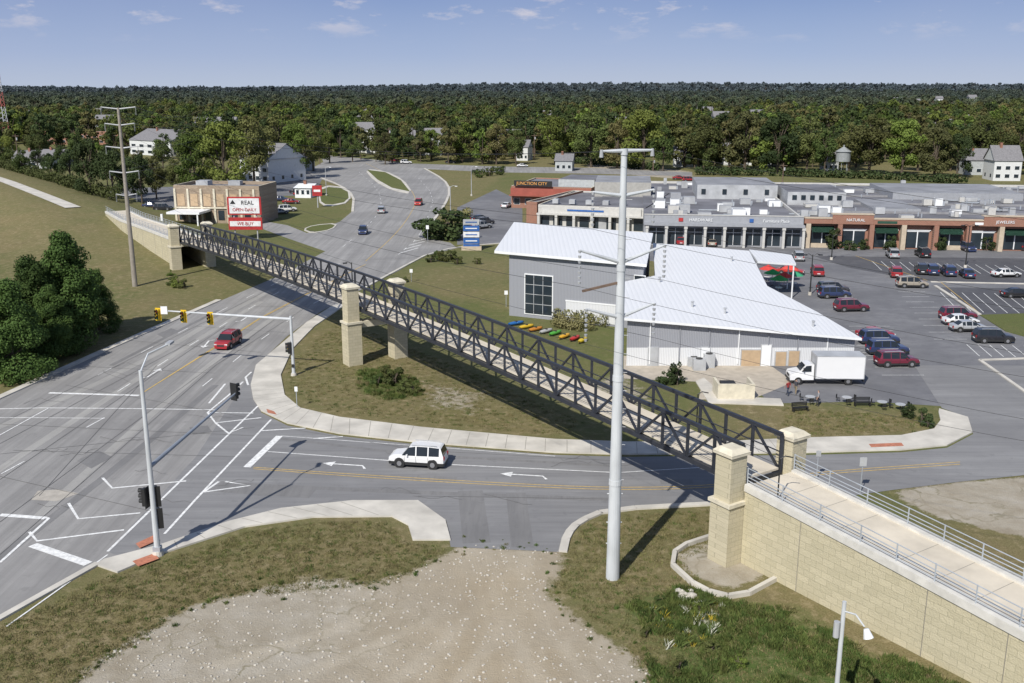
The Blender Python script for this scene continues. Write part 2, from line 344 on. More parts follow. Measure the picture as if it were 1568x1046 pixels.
for o in (0,3.5): ln([(388,716+o*.7),(560,728+o),(760,740+o),(940,748+o),(1100,744+o),(1240,724+o),(1470,708+o)],.11,PAINTY,sm=2)
for o in (0,2.5): ln([(215,604),(330,531+o*.6),(400,486+o*.5),(470,450+o*.4),(560,405)],.13,PAINTY)
ln([(10,960),(165,850)],.12); ln([(160,640),(-60,760)],.13,dash=(3,9)); ln([(-60,700),(75,625)],.13)
ln([(180,600),(290,530),(380,474),(440,440),(540,395)],.13,dash=(3,7)); ln([(150,575),(335,478),(440,425)],.12,dash=(3,7))
ln([(310,592),(400,520),(480,465),(590,412)],.13,dash=(3,7))
ln([(560,400),(600,365),(625,335),(640,305),(620,280),(560,250)],.14,PAINTY,sm=2)
ln([(525,378),(560,350),(585,320),(580,290),(548,262)],.12,dash=(3,7),sm=1);ln([(610,390),(640,365),(655,335),(665,300),(640,272)],.12,dash=(3,7),sm=1)
for i in range(6): ln([(612+i*7,388-i*6),(640+i*5,380-i*5)],.3)
def arrow(u,v,ang):
    c=G(u,v); zc[0]+=.0002
    R=Matrix.Rotation(ang,3,'Z')
    for poly in ([(-1.6,-.1),(1.0,-.1),(1.0,.1),(-1.6,.1)],[(1.0,-.55),(2.0,0),(1.0,.55)],[(-1.6,-.1),(-1.6,.1),(-1.9,.7),(-2.1,.6)]):
        bm.face([tuple(R@Vector((x,y,0))+Vector((c.x,c.y,zc[0]))) for x,y in poly],PAINTW)
arrow(528,712,math.radians(170)); arrow(802,728,math.radians(171)); arrow(235,572,math.radians(85)); arrow(316,527,math.radians(-85)); arrow(375,488,math.radians(85))
def bays(p0,p1,n,vec,w=.1):
    a,c=G(*p0),G(*p1); e=G(*vec[1])-G(*vec[0])
    for i in range(n+1):
        q=a+(c-a)*i/n; zc[0]+=.0001; strip(bm,[q,q+e],w,zc[0],PAINTW)
bays((1335,400),(1568,408),16,((1335,400),(1350,414))); bays((1440,448),(1640,452),12,((1440,448),(1470,478)))
bays((1320,545),(1300,500),6,((1320,545),(1390,545))); bays((1370,440),(1430,520),9,((1370,440),(1410,440))); bays((1415,575),(1360,520),5,((1415,575),(1350,575)))
bays((1480,528),(1568,530),5,((1480,528),(1500,546)))
ln([(1310,392),(1420,430)],.15,PAINTY); ln([(1440,432),(1500,480)],.12,PAINTY)
bm.obj('road_markings')
# worn lane strips and utility patches laid into the carriageway
wp=B(); WDK=asphalt('asphalt_patch_dark',(.19,.187,.185),(.25,.245,.24),(1,.1,1)); WLT=asphalt('asphalt_patch_light',(.34,.33,.31),(.42,.41,.385),(1,.05,1)); zp_=.0262
for px,w_,mt in (([(-40,672),(210,560),(330,490),(420,442)],1.0,WLT),([(-40,745),(150,620),(300,522),(400,462)],.9,WLT),([(60,790),(270,600),(390,505),(470,455)],.9,WLT),([(-20,870),(200,700),(330,590)],.8,WDK),([(170,560),(335,475)],.6,WDK),([(430,672),(640,697),(940,714)],.5,WDK),([(420,745),(700,757),(930,765)],.7,WDK),([(330,745),(480,755)],2.2,WDK),([(720,752),(730,832)],2.0,WDK),([(790,755),(800,838)],1.6,WDK)):
    zp_+=.0002; strip(wp,smoothpts(gp(px),1,False),w_,zp_,mt)
for q in ([(118,706),(150,690),(172,700),(140,718)],[(290,655),(318,652),(325,662),(296,666)],[(640,728),(700,731),(698,738),(636,735)],[(1010,735),(1060,734),(1062,741),(1012,742)],[(240,512),(262,503),(275,507),(252,518)]):
    wp.face([(p.x,p.y,zp_+.0004) for p in gp(q)][::-1],WDK)
wp.obj('road_patches')
sm=B(); SEAM=M('tar_seam',(.12,.118,.115),.8)
def seam(px,w=.1):
    zc[0]+=.0001; strip(sm,gp(px),w,zc[0]-.0065,SEAM)
for s in ([(-40,700),(390,655)],[(60,760),(240,560)],[(0,735),(345,500)],[(0,680),(300,520)],[(640,760),(940,765)],[(430,655),(640,690),(940,706)],[(100,590),(380,640)],
    [(0,850),(330,560),(470,470)],[(0,800),(230,630),(420,490)],[(20,640),(300,500),(420,440)],[(0,650),(390,668)],[(20,690),(360,700)],[(100,560),(330,572)],[(180,520),(400,540)],[(0,730),(260,790)],[(500,400),(640,395)],[(540,372),(650,370)],[(380,470),(500,470)],[(300,500),(440,510)]): seam(s,.05)
rs=random.Random(11)
for k in range(40):
    u,v=rs.uniform(20,1000),rs.uniform(560,780)
    if u>380 and not(690<v<765): continue
    pts=[(u,v)]
    for j in range(6): pts.append((pts[-1][0]+rs.uniform(4,16),pts[-1][1]+rs.uniform(-5,5)))
    seam(pts,.045)
sm.obj('road_seams')
rp=B()
for px in ([(208,835),(236,822),(244,829),(214,842)],[(408,628),(420,632),(424,637),(410,634)],[(1330,682),(1380,680),(1384,685),(1334,687)],[(203,862),(236,850),(244,858),(212,870)]):
    rp.face([(p.x,p.y,.138) for p in gp(px)],M('tactile_paving',(.44,.17,.10),.8,.25,4))
rp.obj('tactile_paving')
sheet('manhole_patch',[(58,752),(90,750),(120,756),(88,768),(48,766)],.030,M('patch_concrete',(.40,.37,.32),.9,.15))
# ---------------------------------------------------------------- bridge
BR=Vector((15.0,62.9,0)); D=Vector((-.555,.832,0)).normalized(); N=Vector((D.y,-D.x,0))
LT=133.5; SM=60.2
def BP(s,t,z): p=BR+D*s+N*t; p.z=z; return p
def zb(s): k=s/LT; return 5.35+1.2*4*k*(1-k)-.25*k
STONE=brickmat('retaining_block',tuple(D),(.58,.52,.36),(.50,.45,.305),(.33,.30,.2),.9,.45,.014,bs=.8)
PIER=brickmat('pier_block',(1,.35,0),(.58,.52,.37),(.51,.46,.32),(.38,.34,.24),.7,.35,.014,bs=.8)
CAP=M('cap_stone',(.60,.55,.43),.8,.15)
br=bpy.data.objects.new('pedestrian_bridge',None); scene.collection.objects.link(br)
for t in (.75,4.55):
    b=B(); n=50; hh=2.8
    for i in range(n):
        s0,s1=LT*i/n,LT*(i+1)/n; z0,z1=zb(s0),zb(s1)
        b.beam(BP(s0,t,z0),BP(s1,t,z1),.30,.34,DARK); b.beam(BP(s0,t,z0+hh),BP(s1,t,z1+hh),.26,.26,DARK)
        b.beam(BP(s0,t,z0),BP(s0,t,z0+hh),.22,.22,DARK)
        if i%2==0: b.beam(BP(s0,t,z0+.1),BP(s1,t,z1+hh-.1),.15,.15,DARK)
        else: b.beam(BP(s0,t,z0+hh-.1),BP(s1,t,z1+.1),.15,.15,DARK)
        ti=t+(.18 if t<2 else -.18)
        for k in (.6,1.1): b.beam(BP(s0,ti,z0+k),BP(s1,ti,z1+k),.025,.03,DARK)
        b.beam(BP(s0,ti,z0+1.6),BP(s1,ti,z1+1.6),.07,.07,DARK)
    b.beam(BP(LT,t,zb(LT)),BP(LT,t,zb(LT)+hh),.22,.22,DARK)
    b.obj('truss',br)
b=B(); n=50
for i in range(n):
    s0,s1=LT*i/n,LT*(i+1)/n; z0,z1=zb(s0)+.3,zb(s1)+.3
    b.beam(BP(s0,2.65,z0),BP(s1,2.65,z1),3.5,.15,CONC2)
    b.beam(BP(s0,.9,z0-.3),BP(s0,4.4,z0-.3),.15,.25,DARK)
b.obj('deck',br)
def pier(s,t,top,z0=0):
    b=B(); c=BP(s,t,0); r=math.atan2(D.y,D.x); zl=z0+(top-z0)*.52
    b.box((c.x,c.y,(zl+z0-.3)/2),(1.75,1.75,zl-z0+.3),PIER,r); b.box((c.x,c.y,zl+.12),(2.0,2.0,.24),CAP,r)
    b.box((c.x,c.y,(zl+.24+top-.5)/2),(1.45,1.45,top-.5-zl-.24),PIER,r); b.box((c.x,c.y,top-.4),(1.75,1.75,.2),CAP,r)
    cr=Matrix.Rotation(r,3,'Z'); q=[cr@Vector((x,y,0))+Vector((c.x,c.y,top-.3)) for x,y in((-.9,-.9),(.9,-.9),(.9,.9),(-.9,.9))]
    q2=[cr@Vector((x,y,0))+Vector((c.x,c.y,top)) for x,y in((-.55,-.55),(.55,-.55),(.55,.55),(-.55,.55))]
    b.raw(q+q2,[(0,1,5,4),(1,2,6,5),(2,3,7,6),(3,0,4,7),(4,5,6,7),(3,2,1,0)],CAP)
    b.obj('bridge_pier')
for s,tp in ((0,8.3),(SM,9.6),(LT,8.4)):
    pier(s,-.35,tp); pier(s,5.6,tp)
b=B()
for s in (0.,SM,LT): b.beam(BP(s,.3,4.75),BP(s,5.0,4.75),1.1,.7,CAP)
b.obj('pier_cap_beam',br)
RCAP=M('ramp_cap',(.58,.56,.51),.8,.14)
def ramp_build(name,path,t0,t1,wallmat,zg=0):
    b=B()
    for i in range(len(path)-1):
        (s0,z0,o0),(s1,z1,o1)=path[i],path[i+1]
        for t in (t0,t1):
            a=BP(s0,t+o0,z0);c=BP(s1,t+o1,z1)
            ww=.35
            A=[BP(s0,t+o0-ww/2,zg-.5),BP(s0,t+o0+ww/2,zg-.5),BP(s1,t+o1+ww/2,zg-.5),BP(s1,t+o1-ww/2,zg-.5)]
            U=[BP(s0,t+o0-ww/2,z0-.45),BP(s0,t+o0+ww/2,z0-.45),BP(s1,t+o1+ww/2,z1-.45),BP(s1,t+o1-ww/2,z1-.45)]
            b.raw(A+U,[(0,1,5,4),(1,2,6,5),(2,3,7,6),(3,0,4,7),(4,5,6,7)],wallmat)
            b.beam(a+Vector((0,0,-.2)),c+Vector((0,0,-.2)),.55,.5,RCAP)
            n=max(1,int((c-a).length/2.4))
            for k in range(n):
                p=a+(c-a)*k/n; b.cyl(p,p+Vector((0,0,1.15)),.045,.045,GALV,6)
            for k in range(1,int((c-a).length/4.8)+1):
                p=a+(c-a).normalized()*4.8*k; q=p-N*(ww/2+.004) if t==t0 else p+N*(ww/2+.004); b.beam((q.x,q.y,0),(q.x,q.y,q.z-.5),.03,.05,JM)
            for h in (.25,.5,.75,1.12): b.cyl(a+Vector((0,0,h)),c+Vector((0,0,h)),.032,.032,GALV,6)
        b.raw([BP(s0,t0+o0+.2,z0-.1),BP(s0,t1+o0-.2,z0-.1),BP(s1,t1+o1-.2,z1-.1),BP(s1,t0+o1+.2,z1-.1)],[(0,1,2,3)],CONC2)
        k=2.4
        while k<abs(s1-s0):
            f=k/abs(s1-s0); s=s0+(s1-s0)*f; z=z0+(z1-z0)*f-.095; o_=o0+(o1-o0)*f
            b.face([BP(s,t0+o_+.3,z),BP(s,t1+o_-.3,z),BP(s+.04,t1+o_-.3,z),BP(s+.04,t0+o_+.3,z)],JM); k+=2.4
    return b.obj(name)
ramp_build('bridge_ramp',[(-.9,5.75,0),(-10,5.1,0),(-20,4.3,0),(-30,3.6,0),(-44,2.6,0)],.35,4.95,STONE)
ramp_build('bridge_approach',[(LT+.9,5.5,0),(LT+20,5.2,0),(LT+45,4.4,.5),(LT+66,3.9,2)],.35,4.95,STONE)
b=B(); strip(b,smoothpts(PATH,1,False),3.6,3.68,CONC); b.obj('footpath')
# ---------------------------------------------------------------- metal building
A_=G(955,487,5.9);B_=G(1320,518,3.5);E_=G(1000,372,8.5); PN=(B_-A_).cross(E_-A_).normalized()
if PN.z<0: PN=-PN
def seammat():
    m,nt,b=newmat('white_metal_roof'); t=coords(nt); wv=nt.nodes.new('ShaderNodeTexWave'); wv.wave_type='BANDS'; wv.bands_direction='X'
    wv.inputs['Scale'].default_value=.5; L(nt,t,wv.inputs['Vector'])
    c=ramp(nt,wv.outputs['Fac'],[(0,(.62,.64,.66)),(.10,(.70,.71,.73)),(1,(.72,.73,.75))])
    c=mixc(nt,mth(nt,'MULTIPLY',noise(nt,coords(nt,(1,.2,1)),.8,5,.65),.5),c,(.57,.58,.58))
    L(nt,c,b.inputs['Base Color']); b.inputs['Roughness'].default_value=.6; bump(nt,b,wv.outputs['Fac'],.25,.05); return m
ROOFW=seammat()
def ribmat(name,col):
    m,nt,b=newmat(name); t=coords(nt); wv=nt.nodes.new('ShaderNodeTexWave'); wv.bands_direction='X'; wv.inputs['Scale'].default_value=1.6; L(nt,t,wv.inputs['Vector'])
    c=ramp(nt,wv.outputs['Fac'],[(0,tuple(x*.75 for x in col)),(.3,col),(1,col)]); c=mixc(nt,mth(nt,'MULTIPLY',noise(nt,t,.4,4),.25),c,tuple(x*.8 for x in col))
    L(nt,c,b.inputs['Base Color']); b.inputs['Roughness'].default_value=.5; bump(nt,b,wv.outputs['Fac'],.4,.05); return m
GWALL=ribmat('grey_metal_wall',(.30,.31,.34)); WWALL=ribmat('white_metal_wall',(.68,.69,.70))
b=B()
rp_=[onplane(u,v,A_,PN) for u,v in ((955,487),(1320,518),(1252,478),(1175,438),(1147,384),(1000,372),(1003,422),(952,432))]
b.raw(rp_,[tuple(range(8))],ROOFW); dn=Vector((0,0,-.28))
for i in range(8):
    p,q=rp_[i],rp_[(i+1)%8]; b.face([p+dn,q+dn,q,p],WHITE)
b.face([p+dn for p in rp_][::-1],WHITE)
cx=sum((p for p in rp_),Vector())/8
ins=[p+(Vector((cx.x,cx.y,0))-Vector((p.x,p.y,0))).normalized()*.9 for p in rp_]
def planez(x,y): return A_.z-((x-A_.x)*PN.x+(y-A_.y)*PN.y)/PN.z
for i in range(8):
    p,q=ins[i],ins[(i+1)%8]; zp,zq=planez(p.x,p.y)-.2,planez(q.x,q.y)-.2
    b.face([(p.x,p.y,0),(q.x,q.y,0),(q.x,q.y,2.2),(p.x,p.y,2.2)],WWALL); b.face([(p.x,p.y,2.2),(q.x,q.y,2.2),(q.x,q.y,zq),(p.x,p.y,zp)],GWALL)
p,q=ins[0],ins[1]
TAN=M('tan_door',(.44,.32,.20),.7)
for u,w_,h_,mt in ((1173,1.1,2.5,WHITE),(1150,2.2,1.9,TAN),(1196,1.2,1.7,TAN),(1216,1.2,1.8,TAN),(1000,1.1,2.2,GREYM),(1080,1.0,2.2,WHITE)):
    X0=(u-784)/F*116; t=(X0-p.x)/(q.x-p.x); yy=p.y+(q.y-p.y)*t; b.box((X0,yy-.06,h_/2),(w_,.16,h_),mt)
    b.box((X0,yy-.03,h_/2+.06),(w_+.2,.12,h_+.1),GREYM)
for k in range(7):
    t=.1+k*.13; b.box((p.x+(q.x-p.x)*t,p.y+(q.y-p.y)*t-.08,planez(p.x+(q.x-p.x)*t,p.y)/2),(.12,.12,planez(p.x+(q.x-p.x)*t,p.y)-.5),WHITE if k%3==0 else GWALL)
for u,v in ((1010,432),(1060,470),(1110,480),(1120,400),(1245,500)):
    q=onplane(u,v,A_,PN); b.cyl(q,q+Vector((0,0,.6)),.14,.14,GREYM,8); b.cyl(q+Vector((0,0,.6)),q+Vector((0,0,.7)),.22,.22,GREYM,8)
ra=[G(757,384,9.3),G(990,405,9.0),G(1000,357,10.2),G(787,340,10.4)]
b.raw(ra,[(0,1,2,3)],ROOFW); dn=Vector((0,0,-.35)); b.raw([p+dn for p in ra],[(3,2,1,0)],WHITE)
for i in range(4):
    p,q=ra[i],ra[(i+1)%4]; b.face([p+dn,q+dn,q,p],WHITE)
e1=(ra[1]-ra[0]).normalized(); e2=(ra[3]-ra[0]).normalized()
wc=[ra[0]+e1*2.2+e2*.8,ra[1]-e1*.4+e2*.6,ra[2]-e1*.4-e2*.6,ra[3]+e1*.9-e2*.6]
for i in range(4):
    p,q=wc[i],wc[(i+1)%4]; b.face([(p.x,p.y,0),(q.x,q.y,0),(q.x,q.y,2.0),(p.x,p.y,2.0)],WWALL if i else GWALL); b.face([(p.x,p.y,2.0),(q.x,q.y,2.0),(q.x,q.y,q.z-.25),(p.x,p.y,p.z-.25)],GWALL)
fw=(wc[1]-wc[0]); fw.z=0; fl_=fw.length; fw.normalize(); fn=Vector((fw.y,-fw.x,0)); ang=math.atan2(fw.y,fw.x)
def onA(s,z,w_,h_,mt,pr=.06):
    c=wc[0]+fw*s+fn*pr; b.box((c.x,c.y,z),(w_,.1,h_),mt,ang)
onA(4.6,3.4,4.4,5.8,WHITE,.03); onA(4.6,3.4,4.1,5.5,WINDOW,.07)
for k in range(1,4): onA(4.6,.7+k*1.37,4.1,.07,GREYM,.13)
for k in (-.7,.7): onA(4.6+k,3.4,.07,5.5,GREYM,.15)
onA(12.5,1.6,7.5,2.6,WWALL,.05); onA(12.5,3.0,7.6,.2,WHITE,.1)
onA(19.3,6.6,1.6,1.6,WHITE,.03); onA(19.3,6.6,1.4,1.4,WINDOW,.07)
cp=[G(1147,382,6.4),G(1212,390,5.6),G(1219,404,5.4),G(1160,400,6.0)]
b.raw(cp,[(0,3,2,1)],ROOFW); b.raw([c+Vector((0,0,-.3)) for c in cp],[(0,1,2,3)],WHITE)
for i in range(4):
    p,q=cp[i],cp[(i+1)%4]; b.face([p+Vector((0,0,-.3)),q+Vector((0,0,-.3)),q,p],WHITE)
    b.cyl((p.x*.98+cx.x*.02,p.y,0),(p.x*.98+cx.x*.02,p.y,p.z-.3),.12,.12,WHITE,8)
b.obj('metal_warehouse_building')
# ---------------------------------------------------------------- mall
MA=G(985,375); MC=G(1700,388); E=(MC-MA).normalized(); K=Vector((-E.y,E.x,0)); MR=math.atan2(E.y,E.x)
def MP(s,d,z=0): p=MA+E*s+K*d; p.z=z; return p
BRICK=brickmat('brick_facade',tuple(E),(.33,.145,.095),(.27,.12,.08),(.35,.26,.20),.5,.2,.02)
BRL=M('tan_stone',(.48,.40,.30),.8); FACW=M('facade_stucco',(.50,.49,.46),.8,.08); FACG=M('facade_grey',(.30,.31,.33),.7,.08); BLUE=M('sign_blue',(.03,.11,.34),.5); AWN=M('awning_green',(.02,.07,.045),.8)
b=B()
def mb(s0,s1,d0,d1,z0,z1,mat,top=None): 
    c=MP((s0+s1)/2,(d0+d1)/2,(z0+z1)/2); b.box(c,(s1-s0,d1-d0,z1-z0),mat,MR,top)
ROOF2=M('roof_membrane_light',(.24,.245,.26),.85,.25,.2)
mb(0,32,0,80,0,5.4,FACG,ROOFG); mb(32.01,150,1,80,0,5.3,BRICK,ROOFG)
mb(0,31.9,-.35,-.003,4.3,6.3,FACG); mb(32.1,150,-.3,.997,5.0,6.0,BRICK); mb(32.1,150,-.4,1.05,6.0,6.2,BRL)
mb(0,31.9,-.45,.05,6.3,6.45,FACW)
for k in range(9):
    s=.4+k*3.9; mb(s,s+.5,-1.9,-1.4,0,4.3,FACW)
    mb(s-.1,s+.6,-2.0,-1.3,3.7,4.29,FACW)
    if k<8: mb(s+.75,s+3.7,-.06,-.01,.3,3.6,WINDOW); mb(s+2.1,s+2.2,-.12,-.06,.3,3.6,WHITE); mb(s+.75,s+3.7,-.12,-.061,2.8,2.9,WHITE)
mb(0,32,-2.1,-.4,4.3,4.75,FACG)
RED=M('sign_red',(.40,.03,.03),.5); TXW=M('sign_face',(.7,.7,.7),.5)
mb(7,7.9,-.5,-.36,5.05,5.75,RED); mb(21.2,22.0,-.5,-.36,5.05,5.75,BLUE)
for k in range(18):
    s=32.5+k*6.2
    mb(s,s+.9,-.45,.996,0,4.98,BRICK if k%3 else BRL)
    mb(s+1.3,s+5.6,.86,.99,.3,3.6,WINDOW); mb(s+3.3,s+3.5,.80,.86,.3,3.6,WHITE); mb(s+1.2,s+5.7,.82,.855,3.5,3.75,WHITE)
    if k%4==0: mb(s+1.0,s+5.9,.55,.75,0,.9,BRL)
    mb(s+1.0,s+5.9,.7,.99,3.76,3.9,WHITE)
    if k%2==0:
        p=[MP(s+1.2,.8,4.4),MP(s+5.6,.8,4.4),MP(s+5.6,-.7,3.3),MP(s+1.2,-.7,3.3)]; b.face(p,AWN); b.face(p[::-1],AWN)
    if k in (2,5,8,11): mb(s+1.4,s+5.2,-.36,-.301,5.2,5.7,[RED,WHITE,AWN,BLUE][k%4])
for s in (8+32.5,32.5+37,32.5+62):
    mb(s-3,s+5,-.5,-.302,5.0,6.9,BRICK); mb(s-3.1,s+5.1,-.6,1.2,6.9,7.05,BRL)
mb(0,150,79.6,80,5.41,6,FACW); mb(31.6,32,0.1,79.5,5.42,5.95,FACW)
mb(13,32,40,62,5.41,8.8,GREYM,ROOF2); mb(-12,2,46,66,0,8.6,M('beige_wall',(.36,.35,.32),.8),ROOF2); mb(33,46,30,50,5.32,8.3,GREYM,ROOFG)
mb(60,90,45,70,5.32,7.0,FACG,ROOF2); mb(-10,-.01,20,45,0,5.2,GREYM,ROOFG); mb(100,118,40,60,5.32,7.6,FACG,ROOFG); mb(50,60,20,40,5.31,5.9,FACG,ROOF2)
for k in range(6): mb(34+k*2,35+k*2,29.8,29.98,6.6,7.6,WINDOW)
for k in range(4): mb(14+k*5,15+k*5,39.8,39.98,6.6,7.8,WINDOW)
rr=random.Random(3)
for k in range(210):
    s=rr.uniform(2,145);d=rr.uniform(5,77)**1.0; w_=rr.uniform(.7,3.0); h_=rr.uniform(.5,1.7)
    zz=5.42
    if (10<s+1.5 and s-1.5<32 and 38<d<64) or (30<s<48 and 27<d<52) or (57<s<92 and 42<d<72) or (97<s<120 and 37<d<62) or (46<s<62 and 17<d<42): continue
    mb(s,s+w_,d,d+w_*rr.uniform(.6,1.3),zz,zz+h_,rr.choice([GREYM,GREYM,WHITE,FACW,FACG]))
    mb(s+.1,s+w_-.1,d+.1,d+w_*.5,zz+h_,zz+h_+.12,FACG)
    if k%2==0: mb(s+w_+.05,s+w_+.4,d,d+.4,zz,zz+rr.uniform(.4,1.2),GALV)
    if k%7==0: mb(s-4,s-.05,d+.2,d+.5,zz+.1,zz+.35,GALV)
for k in range(40):
    s=rr.uniform(4,145);d=rr.uniform(5,70); p=MP(s,d,5.45); b.cyl(p,p+Vector((0,0,.9)),.14,.14,GALV,6)
for d in (16,33,50,66): mb(33,150,d,d+.5,5.31,5.75,M('parapet',(.24,.24,.25),.8))
mall=b.obj('strip_mall')
def text(s,loc,rot,size,mat,parent,name='lettering'):
    c=bpy.data.curves.new(name,'FONT'); c.body=s; c.size=size; c.align_x='CENTER'; c.extrude=.02; c.materials.append(mat)
    o=bpy.data.objects.new(name,c); scene.collection.objects.link(o); o.location=loc; o.rotation_euler=(math.pi/2,0,rot); o.parent=parent; return o
text('HARDWARE',MP(11.5,-.5,5.1),MR,.85,WHITE,mall); text('Furniture Place',MP(26.5,-.5,5.1),MR,.85,WHITE,mall); text('NATURAL',MP(42,-.62,5.6),MR,.8,WHITE,mall); text('JEWELERS',MP(70.5,-.62,5.6),MR,.8,WHITE,mall); text('THE BANK',MP(95.5,-.62,5.6),MR,.8,WHITE,mall)
def bld(name,u0,v0,u1,v1,depth,h,wall,roof,gable=0,wins=0,winh=1.3,winz=1.6,base0=0,roofover=.4,par=0,extra=None):
    a=G(u0,v0,base0);c=G(u1,v1,base0); e=(c-a); l=e.length; e.normalize(); k=Vector((-e.y,e.x,0)); r=math.atan2(e.y,e.x)
    b=B()
    def P_(s,d,z): p=a+e*s+k*d; return (p.x,p.y,base0+z)
    def bx(s0,s1,d0,d1,z0,z1,mt,top=None): b.box(P_((s0+s1)/2,(d0+d1)/2,(z0+z1)/2),(s1-s0,d1-d0,z1-z0),mt,r,top)
    bx(0,l,0,depth,-.5,h,wall,roof)
    if gable:
        o=roofover
        b.raw([P_(-o,-o,h-.1),P_(l+o,-o,h-.1),P_(l+o,depth+o,h-.1),P_(-o,depth+o,h-.1),P_(-o,depth/2,h+gable),P_(l+o,depth/2,h+gable)],[(0,1,5,4),(2,3,4,5),(3,2,1,0)],roof)
        b.raw([P_(-.02,0,h),P_(-.02,depth,h),P_(-.02,depth/2,h+gable*.93),P_(l+.02,0,h),P_(l+.02,depth,h),P_(l+.02,depth/2,h+gable*.93)],[(0,2,1),(3,4,5)],wall)
        bx(l*.3,l*.3+.8,depth*.4,depth*.4+.8,h,h+gable+.9,M('chimney_brick',(.25,.12,.08),.8))
    if par:
        for q in ((0,l,-.05,.25),(0,l,depth-.25,depth+.05),(-.05,.25,.26,depth-.26),(l-.25,l+.05,.26,depth-.26)): bx(*q,h-.3,h+par,wall,CAP)
    for row in range(max(1,int((h-.8)//2.8))):
      for i in range(wins):
        s=l*(i+.5)/wins; ww=l/wins*.5; z=winz+row*2.8
        bx(s-ww/2-.08,s+ww/2+.08,-.05,-.004,z-winh/2-.08,z+winh/2+.08,WHITE); bx(s-ww/2,s+ww/2,-.09,-.051,z-winh/2,z+winh/2,WINDOW)
    if wins:
        for i in range(max(2,int(depth/4))):
            s=depth*(i+.5)/max(2,int(depth/4)); bx(l+.004,l+.06,s-.5,s+.5,winz-.6,winz+.6,WINDOW); bx(-.06,-.004,s-.5,s+.5,winz-.6,winz+.6,WINDOW)
    if extra: extra(b,bx,l)
    return b.obj(name),P_,r,l
REDR=M('red_metal_roof',(.30,.08,.055),.6,.15,.5); SHING=M('shingle_roof',(.19,.185,.19),.9,.2,2); SIDING=M('siding_white',(.62,.63,.62),.7,.06); SIDG=M('siding_grey',(.40,.42,.42),.7)
o,P_,r_,l_=bld('junction_restaurant',783,318,905,322,26,5.6,BRICK,ROOFG,0,7,1.6,1.8,par=.3,extra=lambda b,bx,l:(bx(0,l,-2.2,-.06,3.4,3.7,REDR),bx(0,l,-.8,-.07,3.7,5.4,REDR),bx(1,l*.52,-.9,-.4,6.0,7.4,BLACK),bx(l*.55,l,4,20,5.62,7.6,SIDG,ROOFG)))
text('JUNCTION CITY',P_(l_*.27,-.95,6.35),r_,1.15,M('sign_orange',(.7,.35,.1),.5),o)
def wing(b,bx,l):
    bx(1,l-1,-.4,-.06,3.6,5.2,FACW); bx(l*.28,l*.62,-.5,-.41,4.2,4.6,BLUE)
    for i in range(6): bx(l*i/6+.2,l*i/6+.8,-1.6,-.41,0,3.3,FACW)
    bx(0,l,-1.6,-.41,3.3,3.6,FACW)
    for i in range(8): bx(l*(i+.15)/8,l*(i+.85)/8,-.12,-.051,.3,2.9,WINDOW)
    for i in range(5): bx(2+i*4,3.4+i*4,5,6.5,5.21,6.2,GREYM)
bld('shop_building',824,349,988,356,34,5.0,FACW,ROOFG,0,0,par=.4,extra=wing)
bld('brick_end_building',806,344,822,345,30,5.2,BRICK,ROOFG,0,0,par=.3)
def stone(b,bx,l):
    for i in range(7):
        bx(l*i/6.5,l*i/6.5+.5,-.25,-.051,0,h_s,CAP)
    for i in range(6): bx(l*(i+.25)/6.5,l*(i+.8)/6.5,-.1,-.052,h_s*.50,h_s*.85,TAN); bx(l*(i+.3)/6.5,l*(i+.75)/6.5,-.12,-.052,.8,h_s*.38,WINDOW)
    bx(0,l,-.3,-.052,h_s*.43,h_s*.47,CAP)
    bx(1,9,-7,-.3,2.9,3.4,WHITE); bx(-.5,.0,-7,-6.6,0,2.9,WHITE); bx(8.3,8.6,-6.9,-6.6,0,2.9,WHITE)
    bx(3,6,6,9,h_s+.01,h_s+1.3,GREYM); bx(10,13,9,11,h_s+.01,h_s+1.1,GREYM)
h_s=8.2
ST2=brickmat('limestone_wall',(1,0,0),(.38,.30,.22),(.27,.20,.14),(.25,.21,.16),.8,.35,.02)
bld('stone_commercial_building',270,341,400,343,12,h_s,ST2,ROOFG,0,0,par=.8,extra=stone)
bld('brick_school_building',55,221,190,222,40,7,BRICK,FACW,0,14,1.2,1.8,par=.5)
bld('office_building',200,236,262,240,22,7,SIDING,SHING,5,5)
bld('white_house',368,278,412,281,18,8,SIDING,SHING,5,4)
for nm,u,v,w,h,g,wl,rf in (('white_house',1032,256,36,5,3.5,SIDING,SHING),('grey_house',1108,253,50,5,4,SIDING,SHING),('brown_house',1478,268,40,5.5,4,SIDG,SHING),
    ('white_house',1520,277,42,7,5,SIDING,SHING),('white_house',790,246,18,6,3,SIDING,SHING),('grey_house',718,236,24,3.6,4,SIDG,SHING),('brown_house',700,238,12,4,3,BRL,REDR),
    ('grey_house',1170,255,30,4,3,SIDG,SHING),('grey_house',60,256,36,4,3,SIDG,SHING),('grey_house',20,258,60,4,3,SIDG,SHING),('garage_shed',452,303,24,3,0.8,WHITE,WHITE),('white_house',1260,262,24,4,3,SIDING,SHING),('grey_house',850,262,26,4,2.5,SIDG,SHING),('grey_house',440,262,30,4,2.5,SIDG,SHING)):
    bld(nm,u,v,u+w,v+.3,10,h,wl,rf,g,3,1.2,1.7)
